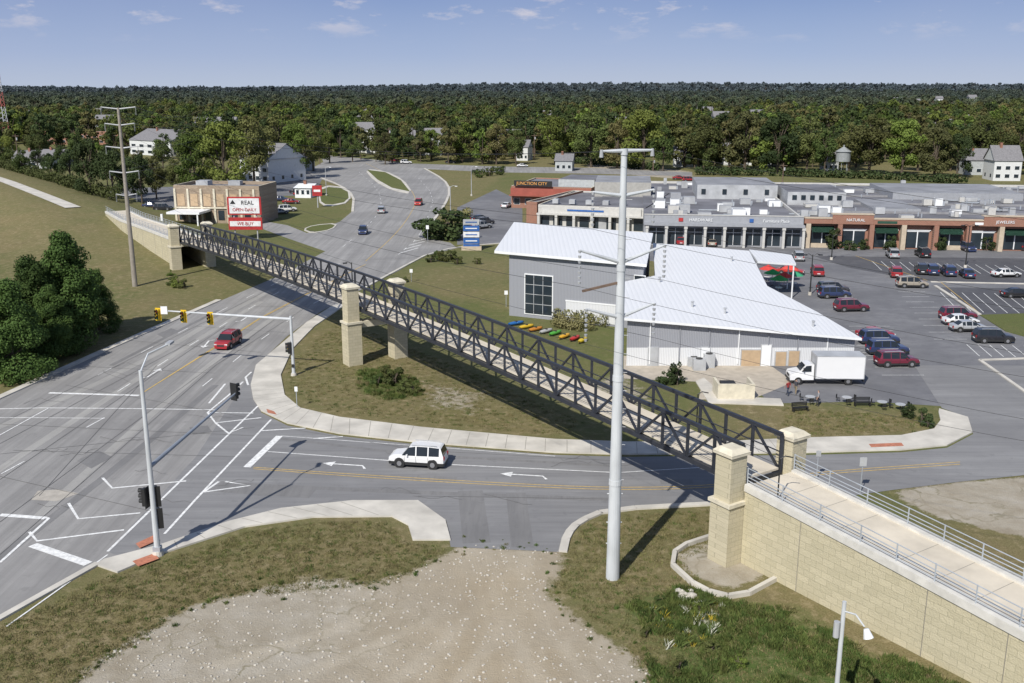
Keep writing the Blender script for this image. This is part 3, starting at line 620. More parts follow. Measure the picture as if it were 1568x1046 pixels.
for u,v in ((1358,153),(1418,151),(1468,149),(1385,155)):
    Yd=1250.; b=B(); x=(u-784)/F*Yd; zz=ZT(Yd,v)
    b.box((x,Yd,zz-3),(9,7,6),SIDING); b.raw([(x-5.2,Yd-4,zz),(x+5.2,Yd-4,zz),(x+5.2,Yd+4,zz),(x-5.2,Yd+4,zz),(x-5.2,Yd,zz+3),(x+5.2,Yd,zz+3)],[(0,1,5,4),(2,3,4,5),(0,4,3),(1,2,5)],SHING)
    b.box((x-2,Yd-3.55,zz-2),(1.4,.1,1.6),WINDOW);b.box((x+2,Yd-3.55,zz-2),(1.4,.1,1.6),WINDOW); b.box((x,Yd,zz-17),(8.9,6.9,22),SIDING); b.obj('hill_house')
b=B(); p=G(1289,268)
SILV=M('silver_tank',(.27,.285,.285),.6)
for k in range(6):
    a=k*math.pi/3; b.beam((p.x+2.0*math.cos(a),p.y+2.0*math.sin(a),0),(p.x+1.8*math.cos(a),p.y+1.8*math.sin(a),5),.18,.18,SILV)
b.cyl((p.x,p.y,5),(p.x,p.y,8.6),2.6,2.6,SILV,18); b.cyl((p.x,p.y,8.6),(p.x,p.y,10.4),3.0,.2,SILV,18); b.cyl((p.x,p.y,10.4),(p.x,p.y,11),.3,.3,SILV,8)
b.obj('water_tank')
b=B(); p=G(8,232); top=ZT(p.y,78); MR1=M('mast_red',(.36,.10,.08)); MW1=M('mast_white',(.45,.46,.48)); nseg=20
for k in range(nseg):
    z0,z1=top*k/nseg,top*(k+1)/nseg; w0=2.6-1.8*k/nseg; w1=2.6-1.8*(k+1)/nseg; mt=MR1 if (k//3)%2 else MW1
    c=[((-1,-1)),((1,-1)),((1,1)),((-1,1))]
    for i in range(4):
        a,d=c[i],c[(i+1)%4]
        b.beam((p.x+a[0]*w0,p.y+a[1]*w0,z0),(p.x+a[0]*w1,p.y+a[1]*w1,z1),.26,.26,mt); b.beam((p.x+a[0]*w0,p.y+a[1]*w0,z0),(p.x+d[0]*w1,p.y+d[1]*w1,z1),.15,.15,mt)
b.obj('radio_mast')
# ---------------------------------------------------------------- poles and signals
def insul(b,p,l=1.8):
    n=7
    for i in range(n):
        b.cyl((p[0],p[1],p[2]-l*i/n),(p[0],p[1],p[2]-l*(i+.5)/n),.11,.07,GREYM,8)
b=B(); p=G(938,885); ptop=G(949,228,ZT(p.y,228)); zt=ptop.z
GP=M('pole_galvanised',(.52,.54,.55),.55,.16,.8,.0,(1,1,.4))
for k in range(4):
    a0,a1=k/4,(k+1)/4; rr0=.45-.27*a0; rr1=.45-.27*a1
    b.cyl(Vector((p.x,p.y,zt*a0)),Vector((p.x,p.y,zt*a1)),rr0,rr1,GP,20,False); b.cyl(Vector((p.x,p.y,zt*a1-.35)),Vector((p.x,p.y,zt*a1)),rr1+.04,rr1+.03,GP,16)
AX=Vector((.93,.36,0)).normalized()
att=[]
for v,ll,lr,up in ((231,1.5,1.9,0),(300,2.0,2.1,.3),(402,2.8,3.0,.9),(486,2.3,2.4,.7)):
    z=ZT(p.y,v)
    for s,l in ((-1,ll),(1,lr)):
        q=Vector((p.x,p.y,z)); e=q+AX*s*l+Vector((0,0,up)); b.cyl(q,e,.13,.07,GP,8)
        if v!=231: insul(b,e,2.2); att.append(e-Vector((0,0,2.2)))
        else: b.cyl(e-Vector((0,0,.35)),e+Vector((0,0,.1)),.13,.09,GREYM,8); att.append(e)
b.beam((p.x,p.y,ZT(p.y,432)),(p.x-2.4,p.y-.8,ZT(p.y,442)),.14,.14,WOOD)
for z in (2.5,4,6): b.cyl((p.x-.5,p.y,z),(p.x+.5,p.y,z),.04,.04,GP,6)
for z in [7+1.2*i for i in range(16)]: b.cyl((p.x,p.y,z),(p.x+.55,p.y-.1,z),.02,.02,GREYM,5)
b.obj('transmission_pole',smooth=False)
b=B(); p=G(207,440); zt=ZT(p.y,165); b.cyl(p,(p.x+.001,p.y,zt),.42,.2,M('weathered_pole',(.28,.25,.21),.8),12); attl=[]
for v,l in ((167,2.6),(192,2.2),(227,2.4),(265,2.2),(300,1.5)):
    z=ZT(p.y,v)
    for s in (-1,1):
        e=Vector((p.x+s*l,p.y+s*.3,z+.3)); b.cyl((p.x,p.y,z),e,.12,.09,GREYM,6); insul(b,e,1.3); attl.append(e)
b.obj('utility_pole')
def wire(b,a,c,sag,r=.018,n=24):
    pts=[a+(c-a)*(i/n)-Vector((0,0,sag*4*(i/n)*(1-i/n))) for i in range(n+1)]
    b.tube(pts,r,BLACK,4)
b=B()
for i in range(8):
    wire(b,attl[i],att[i],2.5,.013); wire(b,att[i],att[i]+Vector((75,-28,-2)),3,.011)
    wire(b,attl[i],Vector((attl[i].x-60,attl[i].y+260,attl[i].z-4)),3,.02)
b.obj('power_lines')
for u,v0,v1 in ((597,248,195),(818,245,205),(1000,262,240),(1198,282,250),(30,262,205),(490,252,205)):
    b=B(); p=G(u,v0); z=ZT(p.y,v1); b.cyl(p,(p.x,p.y,z),.2,.12,WOOD,6); b.beam((p.x-1.3,p.y,z-.8),(p.x+1.3,p.y,z-.8),.15,.15,WOOD); b.cyl((p.x+.4,p.y,z-2.4),(p.x+.4,p.y,z-1.4),.3,.3,GREYM,8); b.obj('utility_pole')
SIGY=M('signal_yellow',(.66,.44,.02),.5); LR=M('lens_red',(.25,.01,.01),.3); LG=M('lens_green',(.01,.12,.05),.3)
def signal(b,c,face,mt):
    f=Vector(face).normalized(); r=math.atan2(f.y,f.x)
    b.box(c,(.3,.42,1.25),mt,r); b.box((c[0]-f.x*.18,c[1]-f.y*.18,c[2]),(.04,.70,1.5),mt,r)
    for i,l in enumerate((LR,SIGY,LG)):
        p=Vector(c)+f*.16+Vector((0,0,.38-.38*i)); b.cyl(p,p+f*.04,.14,.14,l,10); b.cyl(p+Vector((0,0,.09)),p+f*.26+Vector((0,0,.09)),.17,.17,BLACK,8,False)
b=B(); p=G(450,575); z=ZT(p.y,484); b.cyl(p,(p.x,p.y,z),.2,.14,GP,12); b.cyl(p,(p.x,p.y,.3),.35,.3,CONC,12)
e=G(238,475,z-.1); b.cyl((p.x,p.y,z-.35),e,.16,.07,GP,10)
for u in (242,283,325):
    t=(u-450)/(238-450.); c=Vector((p.x,p.y,z-.5))+(e-Vector((p.x,p.y,z-.5)))*t; signal(b,(c.x,c.y-.25,c.z-.45),(-.2,-1,0),SIGY)
c=Vector((p.x,p.y,z-.3))+(e-Vector((p.x,p.y,z-.3)))*.93; b.box((c.x,c.y-.2,c.z+.1),(.75,.04,.9),WHITE)
signal(b,(p.x-.35,p.y,3.2),(-1,-.3,0),BLACK); b.box((p.x,p.y-.25,1.2),(.25,.1,.35),BLACK); b.obj('traffic_signal')
b=B(); p=G(242,850); z=ZT(p.y,567); b.cyl(p,(p.x,p.y,z),.21,.12,GP,12); b.cyl(p,(p.x,p.y,.35),.4,.34,CONC,12); b.box((p.x,p.y,.5),(.5,.5,.35),GALV)
e=G(362,601,7.0); zz=ZT(p.y,715); b.cyl((p.x,p.y,zz),e,.16,.07,M('mast_arm',(.26,.29,.33),.5,.1,1,.1),10); signal(b,(e.x-.1,e.y,e.z+.1),(.5,.85,0),BLACK)
le=G(264,522,z+1.0); b.tube([Vector((p.x,p.y,z-.1)),Vector((p.x,p.y+1.6,z+.7)),Vector((le.x,le.y-1,le.z)),],.06,GP); b.box((le.x,le.y-.6,le.z),(.35,.9,.16),GREYM)
for dx,dy,v in ((-.55,.1,762),(.1,.3,762),(.15,.25,795)): signal(b,(p.x+dx,p.y+dy,ZT(p.y,v)),(-.3,1,0) if dx>0 else (-1,.2,0),BLACK)
b.obj('traffic_signal')
def lamp(name,p,h,arm,double=False,mt=BLACK):
    b=B(); b.cyl(p,(p[0],p[1],h),.12,.07,mt,8)
    for s in ((1,-1) if double else (1,)):
        a=Vector(arm)*s; q=Vector((p[0],p[1],h)); e=q+a; b.tube([q-Vector((0,0,.3)),q+a*.5+Vector((0,0,.15)),e],.045,mt); b.box((e.x,e.y,e.z-.04),(.4,.6,.14),mt if mt!=GREYM else WHITE,math.atan2(a.y,a.x)-1.57)
    b.cyl(p,(p[0],p[1],.5),.28,.28,CONC,10); return b.obj(name)
for u,v,v1 in ((1273,398,360),(1240,452,390),(1478,410,345),(1090,333,310)): 
    p=G(u,v); lamp('parking_lamp',p,ZT(p.y,v1),(1.2,0,0),True)
p=G(540,445); lamp('street_lamp',p,ZT(p.y,402),(-1.0,-.4,0))
for u,v,v1 in ((500,300,256),(722,300,255),(690,330,285)): p=G(u,v); lamp('street_lamp',p,ZT(p.y,v1),(1.5,0,0),mt=GREYM)
b=B(); b.cyl((15.7,42.5,-.2),(15.7,42.5,8.0),.13,.10,GP,10); b.tube([Vector((15.7,42.5,7.5)),Vector((16.1,42.0,7.6)),Vector((16.4,41.6,7.2))],.04,GP)
b.cyl((16.45,41.5,7.15),(16.55,41.35,6.75),.12,.24,WHITE,10); b.cyl((15.4,42.4,6.2),(15.4,42.4,7.0),.15,.15,GREYM,10); b.obj('street_lamp')
for s,h in ((-3.5,2.2),(9,1.5)):
    q=BP(s,5.2 if s>0 else .4,zb(max(s,0))+.4); b=B(); b.cyl(q,q+Vector((0,0,2.6)),.05,.05,BLACK,6); b.tube([q+Vector((0,0,2.6)),q+Vector((.3,0,2.8)),q+Vector((.8,0,2.7))],.04,BLACK); b.obj('footpath_lamp')
def sign(name,u,v,vt,w,h,mt,ang=0,post=GALV):
    p=G(u,v); z=ZT(p.y,vt); b=B(); b.cyl(p,(p.x,p.y,z),.04,.04,post,6); b.box((p.x,p.y-.06,z-h/2),(w,.03,h),mt,ang); return b.obj(name)
sign('traffic_sign',1317,756,700,.55,.75,GREYM); sign('traffic_sign',455,625,592,.3,.5,WHITE); sign('speed_sign',655,372,345,.6,.8,WHITE); sign('traffic_sign',775,470,445,.5,.6,WHITE); sign('traffic_sign',630,432,412,.5,.6,WHITE); sign('traffic_sign',1250,735,690,.4,.5,GREYM)
b=B(); p=G(378,366); z=ZT(p.y,302)
for s in (-2.4,2.4): b.cyl((p.x+s,p.y,0),(p.x+s,p.y,z),.15,.15,GREYM,8)
b.box((p.x,p.y-.2,z-1.8),(7.2,.4,3.8),RED); b.box((p.x,p.y-.42,z-1.8),(6.4,.06,3.2),TXW); b.box((p.x,p.y-.2,z-5.6),(7.2,.4,2.6),RED); b.box((p.x,p.y-.42,z-5.6),(6.6,.06,1.1),TXW)
b.raw([(p.x-3,p.y-.47,z-1.4),(p.x-1.8,p.y-.47,z-1.4),(p.x-2.4,p.y-.47,z-.5)],[(0,1,2)],BLACK)
o=b.obj('billboard_sign'); text('REAL',(p.x+.7,p.y-.5,z-1.5),0,1.2,BLACK,o); text('OPEN DAILY',(p.x,p.y-.5,z-2.9),0,.9,RED,o); text('WE BUY',(p.x,p.y-.5,z-5.9),0,.95,RED,o)
b=B(); p=G(722,383); z=ZT(p.y,336); b.box((p.x-1.5,p.y,z/2),(.25,.25,z),GREYM);b.box((p.x+1.5,p.y,z/2),(.25,.25,z),GREYM)
for k in range(5): b.box((p.x,p.y-.2,z-.5-k*1.25),(3.2,.3,1.05),[GREYM,BLUE,TXW,BLUE,BLUE][k]); b.box((p.x,p.y-.38,z-.5-k*1.25),(2.3,.04,.2),[BLUE,WHITE,BLUE,WHITE,WHITE][k])
b.box((p.x,p.y-.05,.4),(4,1,.8),BRL); b.obj('plaza_sign')
b=B(); p=G(487,318); z=ZT(p.y,284); b.cyl(p,(p.x,p.y,z),.15,.15,GREYM,8); b.box((p.x,p.y-.2,z-1.4),(2.6,.3,2.8),RED); b.box((p.x,p.y-.37,z-1.4),(1.8,.04,.6),WHITE); b.obj('shop_sign')
b=B(); p=G(1100,612)
for q in (((0,0),(3.6,0)),((3.6,0),(3.6,2.8)),((0,0),(0,2.8))):
    (x0,y0),(x1,y1)=q; b.box((p.x+(x0+x1)/2,p.y+(y0+y1)/2,.85),(abs(x1-x0)+.25 if x1!=x0 else .25,abs(y1-y0)-.26 if y1!=y0 else .25,1.7),CAP)
b.box((p.x+1.2,p.y+1.4,.75),(1.5,1.3,1.5),BLACK); b.obj('dumpster_enclosure')
b=B()
for u,v,w_,h_ in ((1070,566,1.4,1.3),(1085,562,1.2,1.6),(1062,560,1.5,1.1)):
    p=G(u,v); b.box((p.x,p.y,h_/2),(w_,1.1,h_),GREYM); b.cyl((p.x,p.y,h_),(p.x,p.y,h_+.08),.4,.4,BLACK,12)
b.obj('air_conditioning_units')
def hull(name,u,v,ang,l,w,col):
    b=B(); mt=M('kayak_'+str(col),col,.4,.05); n=10; rings=[]
    for i in range(n+1):
        t=-1+2*i/n; ww=w*math.sqrt(max(.01,1-t*t*.98)); rings.append([(t*l/2,ww/2*math.cos(a),.32+.25*math.sin(a)*(.4+.6*ww/w)) for a in [math.pi*2*k/8 for k in range(8)]])
    vs=[p for r in rings for p in r]; b.raw(vs,[(i*8+k,i*8+(k+1)%8,(i+1)*8+(k+1)%8,(i+1)*8+k) for i in range(n) for k in range(8)]+[tuple(range(8)),tuple(range(n*8,n*8+8))],mt)
    b.cyl((0,0,.5),(0,0,.6),w*.33,w*.3,BLACK,8)
    o=b.obj(name,smooth=True); p=G(u,v); o.location=p; o.rotation_euler=(0,0,ang)
for i,(u,v,c) in enumerate(((790,498,(.02,.12,.35)),(806,503,(.6,.4,.03)),(820,507,(.5,.2,.03)),(836,510,(.4,.4,.4)),(850,513,(.08,.35,.05)),(864,518,(.65,.36,.03)),(880,521,(.45,.03,.03)),(892,524,(.6,.44,.03)))):
    hull('kayak',u,v,math.radians(35+i*4),2.6,.75,c)
def umb(u,v,c):
    p=G(u,v); b=B(); mt=M('fabric_'+str(c),c,.8); b.cyl((0,0,0),(0,0,2.6),.04,.04,GREYM,6); b.cyl((0,0,2.0),(0,0,2.75),1.5,.05,mt,8); b.cyl((0,0,.7),(0,0,.76),.6,.6,WHITE,12); b.cyl((0,0,0),(0,0,.08),.3,.3,BLACK,10); o=b.obj('patio_umbrella'); o.location=p
for u,v,c in ((1182,437,(.03,.35,.08)),(1200,442,(.6,.05,.04)),(1208,430,(.65,.07,.05)),(1192,447,(.05,.4,.1)),(1175,430,(.55,.05,.04)),(1215,440,(.04,.3,.15))): umb(u,v,c)
def table(u,v,sc_=.85):
    p=G(u,v); b=B(); b.cyl((0,0,.70),(0,0,.75),.6,.6,GREYM,14); b.cyl((0,0,0),(0,0,.7),.06,.06,BLACK,6)
    for k in range(3):
        a=k*2.1+.4; x,y=1.05*math.cos(a),1.05*math.sin(a); b.box((x,y,.45),(.40,.40,.04),BLACK,a); b.box((x*1.2,y*1.2,.7),(.04,.4,.42),BLACK,a)
        for dx,dy in ((.17,.17),(-.17,.17),(.17,-.17),(-.17,-.17)): b.cyl((x+dx,y+dy,0),(x+dx,y+dy,.44),.02,.02,BLACK,4)
    o=b.obj('patio_table'); o.location=p; o.scale=(sc_,)*3
for u,v in ((1240,616),(1296,617),(1350,624),(1378,628)): table(u,v)
def bench(u,v,a):
    p=G(u,v); b=B()
    for k in range(3): b.box((0,-.15+k*.17,.45),(1.7,.13,.04),BLACK)
    for k in range(3): b.box((0,.28,.58+k*.14),(1.7,.04,.1),BLACK)
    for x in(-.75,.75): b.box((x,0,.22),(.06,.45,.42),BLACK); b.box((x,.25,.65),(.05,.05,.45),BLACK)
    o=b.obj('park_bench'); o.location=p; o.rotation_euler=(0,0,a)
bench(1225,630,.2); bench(1320,622,0)
# ---------------------------------------------------------------- vehicles
TYRE=M('tyre',(.02,.02,.02),.85); RIM=M('rim',(.35,.35,.36),.35,.1,1,.6); TL=M('tail_light',(.35,.01,.01),.3); HL=M('head_light',(.6,.62,.62),.15); CG=M('car_glass',(.02,.025,.03),.05,.1); TRIM=M('trim_plastic',(.03,.03,.03),.6)
def paint(c):
    k='paint_%.2f_%.2f_%.2f'%c
    if k in _mc: return _mc[k]
    m,nt,b=newmat(k); b.inputs['Base Color'].default_value=(*c,1); b.inputs['Roughness'].default_value=.32; b.inputs['Coat Weight'].default_value=.6; b.inputs['Coat Roughness'].default_value=.06
    f=noise(nt,coords(nt),1.5,4); L(nt,mixc(nt,mth(nt,'MULTIPLY',f,.3),c,tuple(x*.75+.02 for x in c)),b.inputs['Base Color']); _mc[k]=m; return m
SUV=[(-2.42,.88,.90,.84,.82,0,0),(-2.38,1.06,1.08,.92,.88,0,1),(-2.15,1.08,1.66,.95,.76,0,0),(-2.02,1.08,1.74,.95,.74,1,0),(-1.12,1.07,1.80,.96,.75,0,0),(-1.02,1.07,1.80,.96,.75,1,0),(-.06,1.05,1.81,.96,.75,0,0),(.04,1.05,1.80,.96,.75,1,0),(.62,1.05,1.70,.96,.74,1,1),(1.22,1.04,1.06,.95,.88,0,0),(1.6,1.01,1.05,.94,.84,0,0),(2.1,.95,.99,.92,.82,0,0),(2.34,.82,.86,.86,.78,0,0),(2.43,.58,.60,.82,.76,0,0)]
SED=[(-2.35,.72,.74,.80,.78,0,0),(-2.28,.90,.93,.86,.80,0,0),(-1.75,.95,.98,.90,.80,0,1),(-1.15,.94,1.36,.92,.66,1,0),(-.75,.93,1.43,.92,.66,0,0),(-.62,.93,1.44,.92,.66,1,0),(.1,.92,1.45,.92,.66,0,0),(.2,.92,1.44,.92,.66,1,0),(.55,.91,1.36,.92,.66,1,1),(1.25,.90,.92,.91,.82,0,0),(1.8,.84,.87,.89,.80,0,0),(2.2,.72,.76,.84,.74,0,0),(2.33,.52,.54,.78,.7,0,0)]
_cm={}
def car(u,v,deg,kind,col,name=None,pos=None):
    key=(kind,col)
    if key not in _cm:
        b=B(); pm=paint(col); S=SUV if kind=='suv' else SED; rings=[]
        for (x,zb_,zt_,wb,wt,sg,tg) in S:
            zl=min(.52,zb_-.1); zm=(zl+zb_)/2+.05
            half=[(wb*.93,.24),(wb*.99,zl),(wb*1.015,zm),(wb*.985,zb_),(wt,zt_-.03),(wt*.85,zt_)]
            rings.append([(x,y,z) for y,z in half]+[(x,-y,z) for y,z in half[::-1]])
        n=12
        for i in range(len(S)-1):
            sg,tg=S[i][5],S[i][6]
            ms=[TRIM,pm,pm,CG if sg else pm,pm if not tg else CG,CG if tg else pm,pm if not tg else CG,CG if sg else pm,pm,pm,TRIM,TRIM]
            for k in range(n):
                k2=(k+1)%n; b.face([rings[i][k],rings[i][k2],rings[i+1][k2],rings[i+1][k]],ms[k])
        b.face(rings[0],pm); b.face(rings[-1][::-1],pm)
        r=.37 if kind=='suv' else .33; wx=1.45
        for x in (-wx,wx):
            for s in (-1,1):
                y=.96 if kind=='suv' else .92
                b.cyl((x,s*(y-.12),r+.03),(x,s*(y+.008),r+.03),r+.09,r+.09,TRIM,16); b.cyl((x,s*(y-.2),r),(x,s*(y+.03),r),r,r,TYRE,16); b.cyl((x,s*y,r),(x,s*(y+.045),r),r*.62,r*.55,RIM,10)
        xe,xf=S[0][0],S[-1][0]; zl=.95 if kind=='suv' else .78
        for s in (-1,1):
            b.box((xe+.02,s*.72,zl-.05),(.12,.24,.28),TL); b.box((xf-.12,s*.68,.74 if kind=='suv' else .64),(.16,.34,.16),HL)
            b.box((.75,s*1.04,1.1 if kind=='suv' else .97),(.14,.2,.14),pm)
            b.box((-.1,s*.962 if kind=='suv' else s*.925,.35),(2.0,.05,.1),TRIM)
            for xx in (-1.07,-.01,1.0): b.box((xx,s*(.972 if kind=='suv' else .932),.72),(.02,.02,.55),TRIM)
            if kind=='suv': b.box((-.7,s*.66,1.85),(2.2,.05,.05),GREYM)
        b.box((xf-.02,0,.62 if kind=='suv' else .52),(.08,.9,.2),TRIM); b.box((xe+.0,0,.6),(.06,.5,.12),WHITE); b.box((xe+.02,0,.36),(.1,1.5,.16),TRIM)
        o=b.obj(name or ('parked_suv' if kind=='suv' else 'parked_sedan')); _cm[key]=o.data
    else:
        o=bpy.data.objects.new(name or ('parked_suv' if kind=='suv' else 'parked_sedan'),_cm[key]); scene.collection.objects.link(o)
    o.location=G(u,v)+Vector((0,0,.028)); o.rotation_euler=(0,0,math.radians(deg)); return o
cW=(.78,.78,.77);cR=(.33,.02,.025);cK=(.015,.015,.02);cB=(.025,.04,.11);cS=(.40,.41,.42);cM=(.16,.015,.035);cT=(.34,.30,.24);cD=(.06,.06,.07);cRR=(.45,.03,.02)
car(641,712,171,'suv',cW,'white_suv').scale=(1,1,1.08); car(350,530,-97,'suv',cR,'red_suv')
car(584,326,95,'suv',cS,'silver_suv'); car(556,358,-85,'suv',cB,'blue_suv'); car(641,314,-92,'suv',cRR,'red_suv')
for u,v,k,c,d in ((603,248,'sed',cR,10),(622,251,'suv',cW,5),(690,250,'sed',cK,0),(660,240,'sed',cS,90),(800,256,'sed',cW,0)): car(u,v,d,k,c)
for u,v,d,k,c in ((1277,456,3,'suv',cB),(1275,448,3,'suv',cD),(1303,476,5,'suv',cM),(1345,526,3,'suv',cB),(1358,542,3,'suv',cB),(1372,560,3,'suv',cM),(1340,518,3,'sed',cR),
  (1396,440,-5,'suv',cT),(1425,419,80,'suv',cB),(1451,421,80,'suv',cB),(1480,424,80,'sed',cB),(1540,424,5,'sed',cW),(1466,489,0,'suv',cM),(1470,497,0,'sed',cW),(1482,507,0,'sed',cS),(1520,524,-3,'suv',cK),
  (1412,393,85,'suv',cK),(1366,394,80,'suv',cS),(1371,423,75,'suv',cR),(1251,421,80,'suv',cR),(1222,398,80,'suv',cS),(1210,420,-20,'sed',cRR),(1108,374,20,'sed',cW),(1090,376,80,'sed',cT),(1043,374,80,'suv',cR),(1480,384,-88,'suv',cB),(1565,382,80,'suv',cK),(1557,455,0,'sed',cK),(1410,418,75,'suv',cK)):
    car(u,v,d,k,c)
for u,v,d,k,c in ((440,324,20,'suv',cW),(462,300,0,'sed',cR),(430,308,0,'sed',cB),(455,296,10,'sed',cK),(428,328,40,'sed',cS),(742,344,40,'suv',cD),(738,350,40,'suv',cS),(735,338,40,'sed',cK),(470,292,0,'sed',cS),(250,322,0,'suv',cK),(232,318,0,'sed',cB),(1040,275,0,'sed',cR),(1055,278,5,'suv',cR),(446,312,0,'sed',cR),(776,318,70,'sed',cW),(850,290,0,'sed',cD)): car(u,v,d,k,c)
b=B(); TW=paint((.78,.78,.78))
b.box((-1.3,0,2.0),(5.2,2.35,2.5),TW)
for z in (.78,3.27): b.box((-1.3,0,z),(5.24,2.40,.08),GREYM)
for x in (-3.9,1.3): b.box((x,0,2.0),(.08,2.40,2.52),GREYM)
b.box((-.9,0,.6),(6.2,.9,.2),TRIM); b.box((-3.95,0,.5),(.12,2.2,.16),TRIM)
pr=[(1.45,.55),(1.45,2.25),(1.75,2.32),(2.35,2.2),(2.95,1.5),(3.85,1.28),(4.0,1.1),(4.02,.5)]
n=len(pr)
vs=[(x,-.98 if z<1.5 else -.86,z) for x,z in pr]+[(x,.98 if z<1.5 else .86,z) for x,z in pr]
b.raw(vs,[tuple(range(n)),tuple(range(n,2*n))[::-1]]+[(i+n,(i+1)%n+n,(i+1)%n,i) for i in range(n)],TW)
b.raw([(2.43,-.75,2.18),(2.43,.75,2.18),(2.96,.85,1.58),(2.96,-.85,1.58)],[(3,2,1,0)],CG)
for s in (-1,1):
    b.raw([(1.75,s*.90,2.15),(2.3,s*.90,2.1),(2.8,s*.985,1.5),(1.75,s*.985,1.5)],[(0,1,2,3)],CG)
    for x in (3.1,-2.3): b.cyl((x,s*.80,.42),(x,s*1.03,.42),.42,.42,TYRE,16); b.cyl((x,s*1.0,.42),(x,s*1.05,.42),.24,.2,RIM,10)
    b.box((3.98,s*.75,.9),(.1,.3,.2),HL); b.box((2.6,s*1.15,1.75),(.1,.2,.35),TRIM); b.box((-3.93,s*1.0,.9),(.06,.2,.2),TL)
b.box((4.05,0,.55),(.12,1.9,.22),TRIM); b.box((4.03,0,.95),(.04,1.0,.25),TRIM)
o=b.obj('box_truck'); o.location=G(1262,586)+Vector((0,0,.03)); o.rotation_euler=(0,0,math.radians(178))
# ---------------------------------------------------------------- people
def person(u,v,rot,shirt,pants,pose):
    V=[];Ed=[];R=[]
    def a(p,r,par=None):
        V.append(p);R.append(r)
        if par is not None: Ed.append((par,len(V)-1))
        return len(V)-1
    pel=a((0,0,.95),.13); sp1=a((0,0,1.12),.125,pel); ch=a((0,0,1.34),.15,sp1); nk=a((0,0,1.50),.06,ch); hd=a((0,.01,1.60),.085,nk); ht=a((0,0,1.71),.085,hd)
    a((0,.10,1.60),.018,hd)
    for s in (-1,1):
        st=.16*pose*s
        h=a((s*.10,0,.90),.095,pel); k=a((s*.11,.03+st,.50),.062,h); an=a((s*.11,st*1.6,.09),.042,k); a((s*.13,st*1.6+.17,.04),.035,an)
        sh=a((s*.19,0,1.40),.062,ch); el=a((s*.25,-.02-st*.7,1.13),.045,sh); wr=a((s*.24,.10-st,.90),.03,el); pm=a((s*.24,.12-st,.84),.028,wr)
        for f in range(4):
            q=a((s*.24+(f-1.5)*.004,.10-st+f*.02,.79),.010,pm); a((s*.235+(f-1.5)*.004,.115-st+f*.02,.735+abs(f-1.5)*.008),.008,q)
        q=a((s*.21,.16-st,.83),.010,pm); a((s*.20,.18-st,.79),.008,q)
    me=bpy.data.meshes.new('person'); me.from_pydata(V,Ed,[]); ob=bpy.data.objects.new('tmp',me); scene.collection.objects.link(ob)
    md=ob.modifiers.new('s','SKIN')
    for i,sv in enumerate(me.skin_vertices[0].data): sv.radius=(R[i],R[i]); sv.use_root=(i==0)
    sb=ob.modifiers.new('u','SUBSURF'); sb.levels=1; sb.render_levels=1
    dg=bpy.context.evaluated_depsgraph_get(); nm=bpy.data.meshes.new_from_object(ob.evaluated_get(dg)); bpy.data.objects.remove(ob)
    nm.materials.clear()
    for mt in (M('skin',(.45,.27,.19),.6),M('shirt_'+str(shirt),shirt,.9),M('trousers_'+str(pants),pants,.9),M('hair',(.04,.025,.015),.8),BLACK): nm.materials.append(mt)
    for f in nm.polygons:
        c=f.center; f.use_smooth=True
        if c.z>1.66 or (c.z>1.54 and c.y<-.02): k=3
        elif c.z>1.47: k=0
        elif abs(c.x)>.17 and c.z<1.12 and c.z>.65: k=0
        elif c.z>.95: k=1
        elif c.z>.09: k=2
        else: k=4
        f.material_index=k
    o=bpy.data.objects.new('person',nm); scene.collection.objects.link(o); o.location=G(u,v); o.rotation_euler=(0,0,rot); return o
person(1206,606,.5,(.25,.03,.03),(.03,.04,.07),1); person(1218,604,-.8,(.05,.05,.06),(.25,.2,.13),-.6); person(1252,622,1.5,(.3,.3,.32),(.02,.02,.03),.3)
# ---------------------------------------------------------------- vegetation
def leafquads(C,Rl,nleaf,ls,squash=.85,seed=0):
    r=np.random.default_rng(seed); w=Rl**2; w=w/w.sum(); k=r.choice(len(C),nleaf,p=w)
    d=r.normal(size=(nleaf,3)); d/=np.linalg.norm(d,axis=1)[:,None]
    rad=r.uniform(.55,1.12,nleaf)**.7
    p=C[k]+d*(Rl[k]*rad)[:,None]*np.array([1,1,squash])
    nrm=d+r.normal(size=(nleaf,3))*.5+np.array([0,0,.25]); nrm/=np.linalg.norm(nrm,axis=1)[:,None]
    t=np.cross(nrm,r.normal(size=(nleaf,3))); t/=np.linalg.norm(t,axis=1)[:,None]; bt=np.cross(nrm,t)
    s=(ls*r.uniform(.5,1.3,nleaf))[:,None]
    return np.stack([p-t*s*.5,p-bt*s*.38,p+t*s*.55,p+bt*s*.38],1).reshape(-1,3)
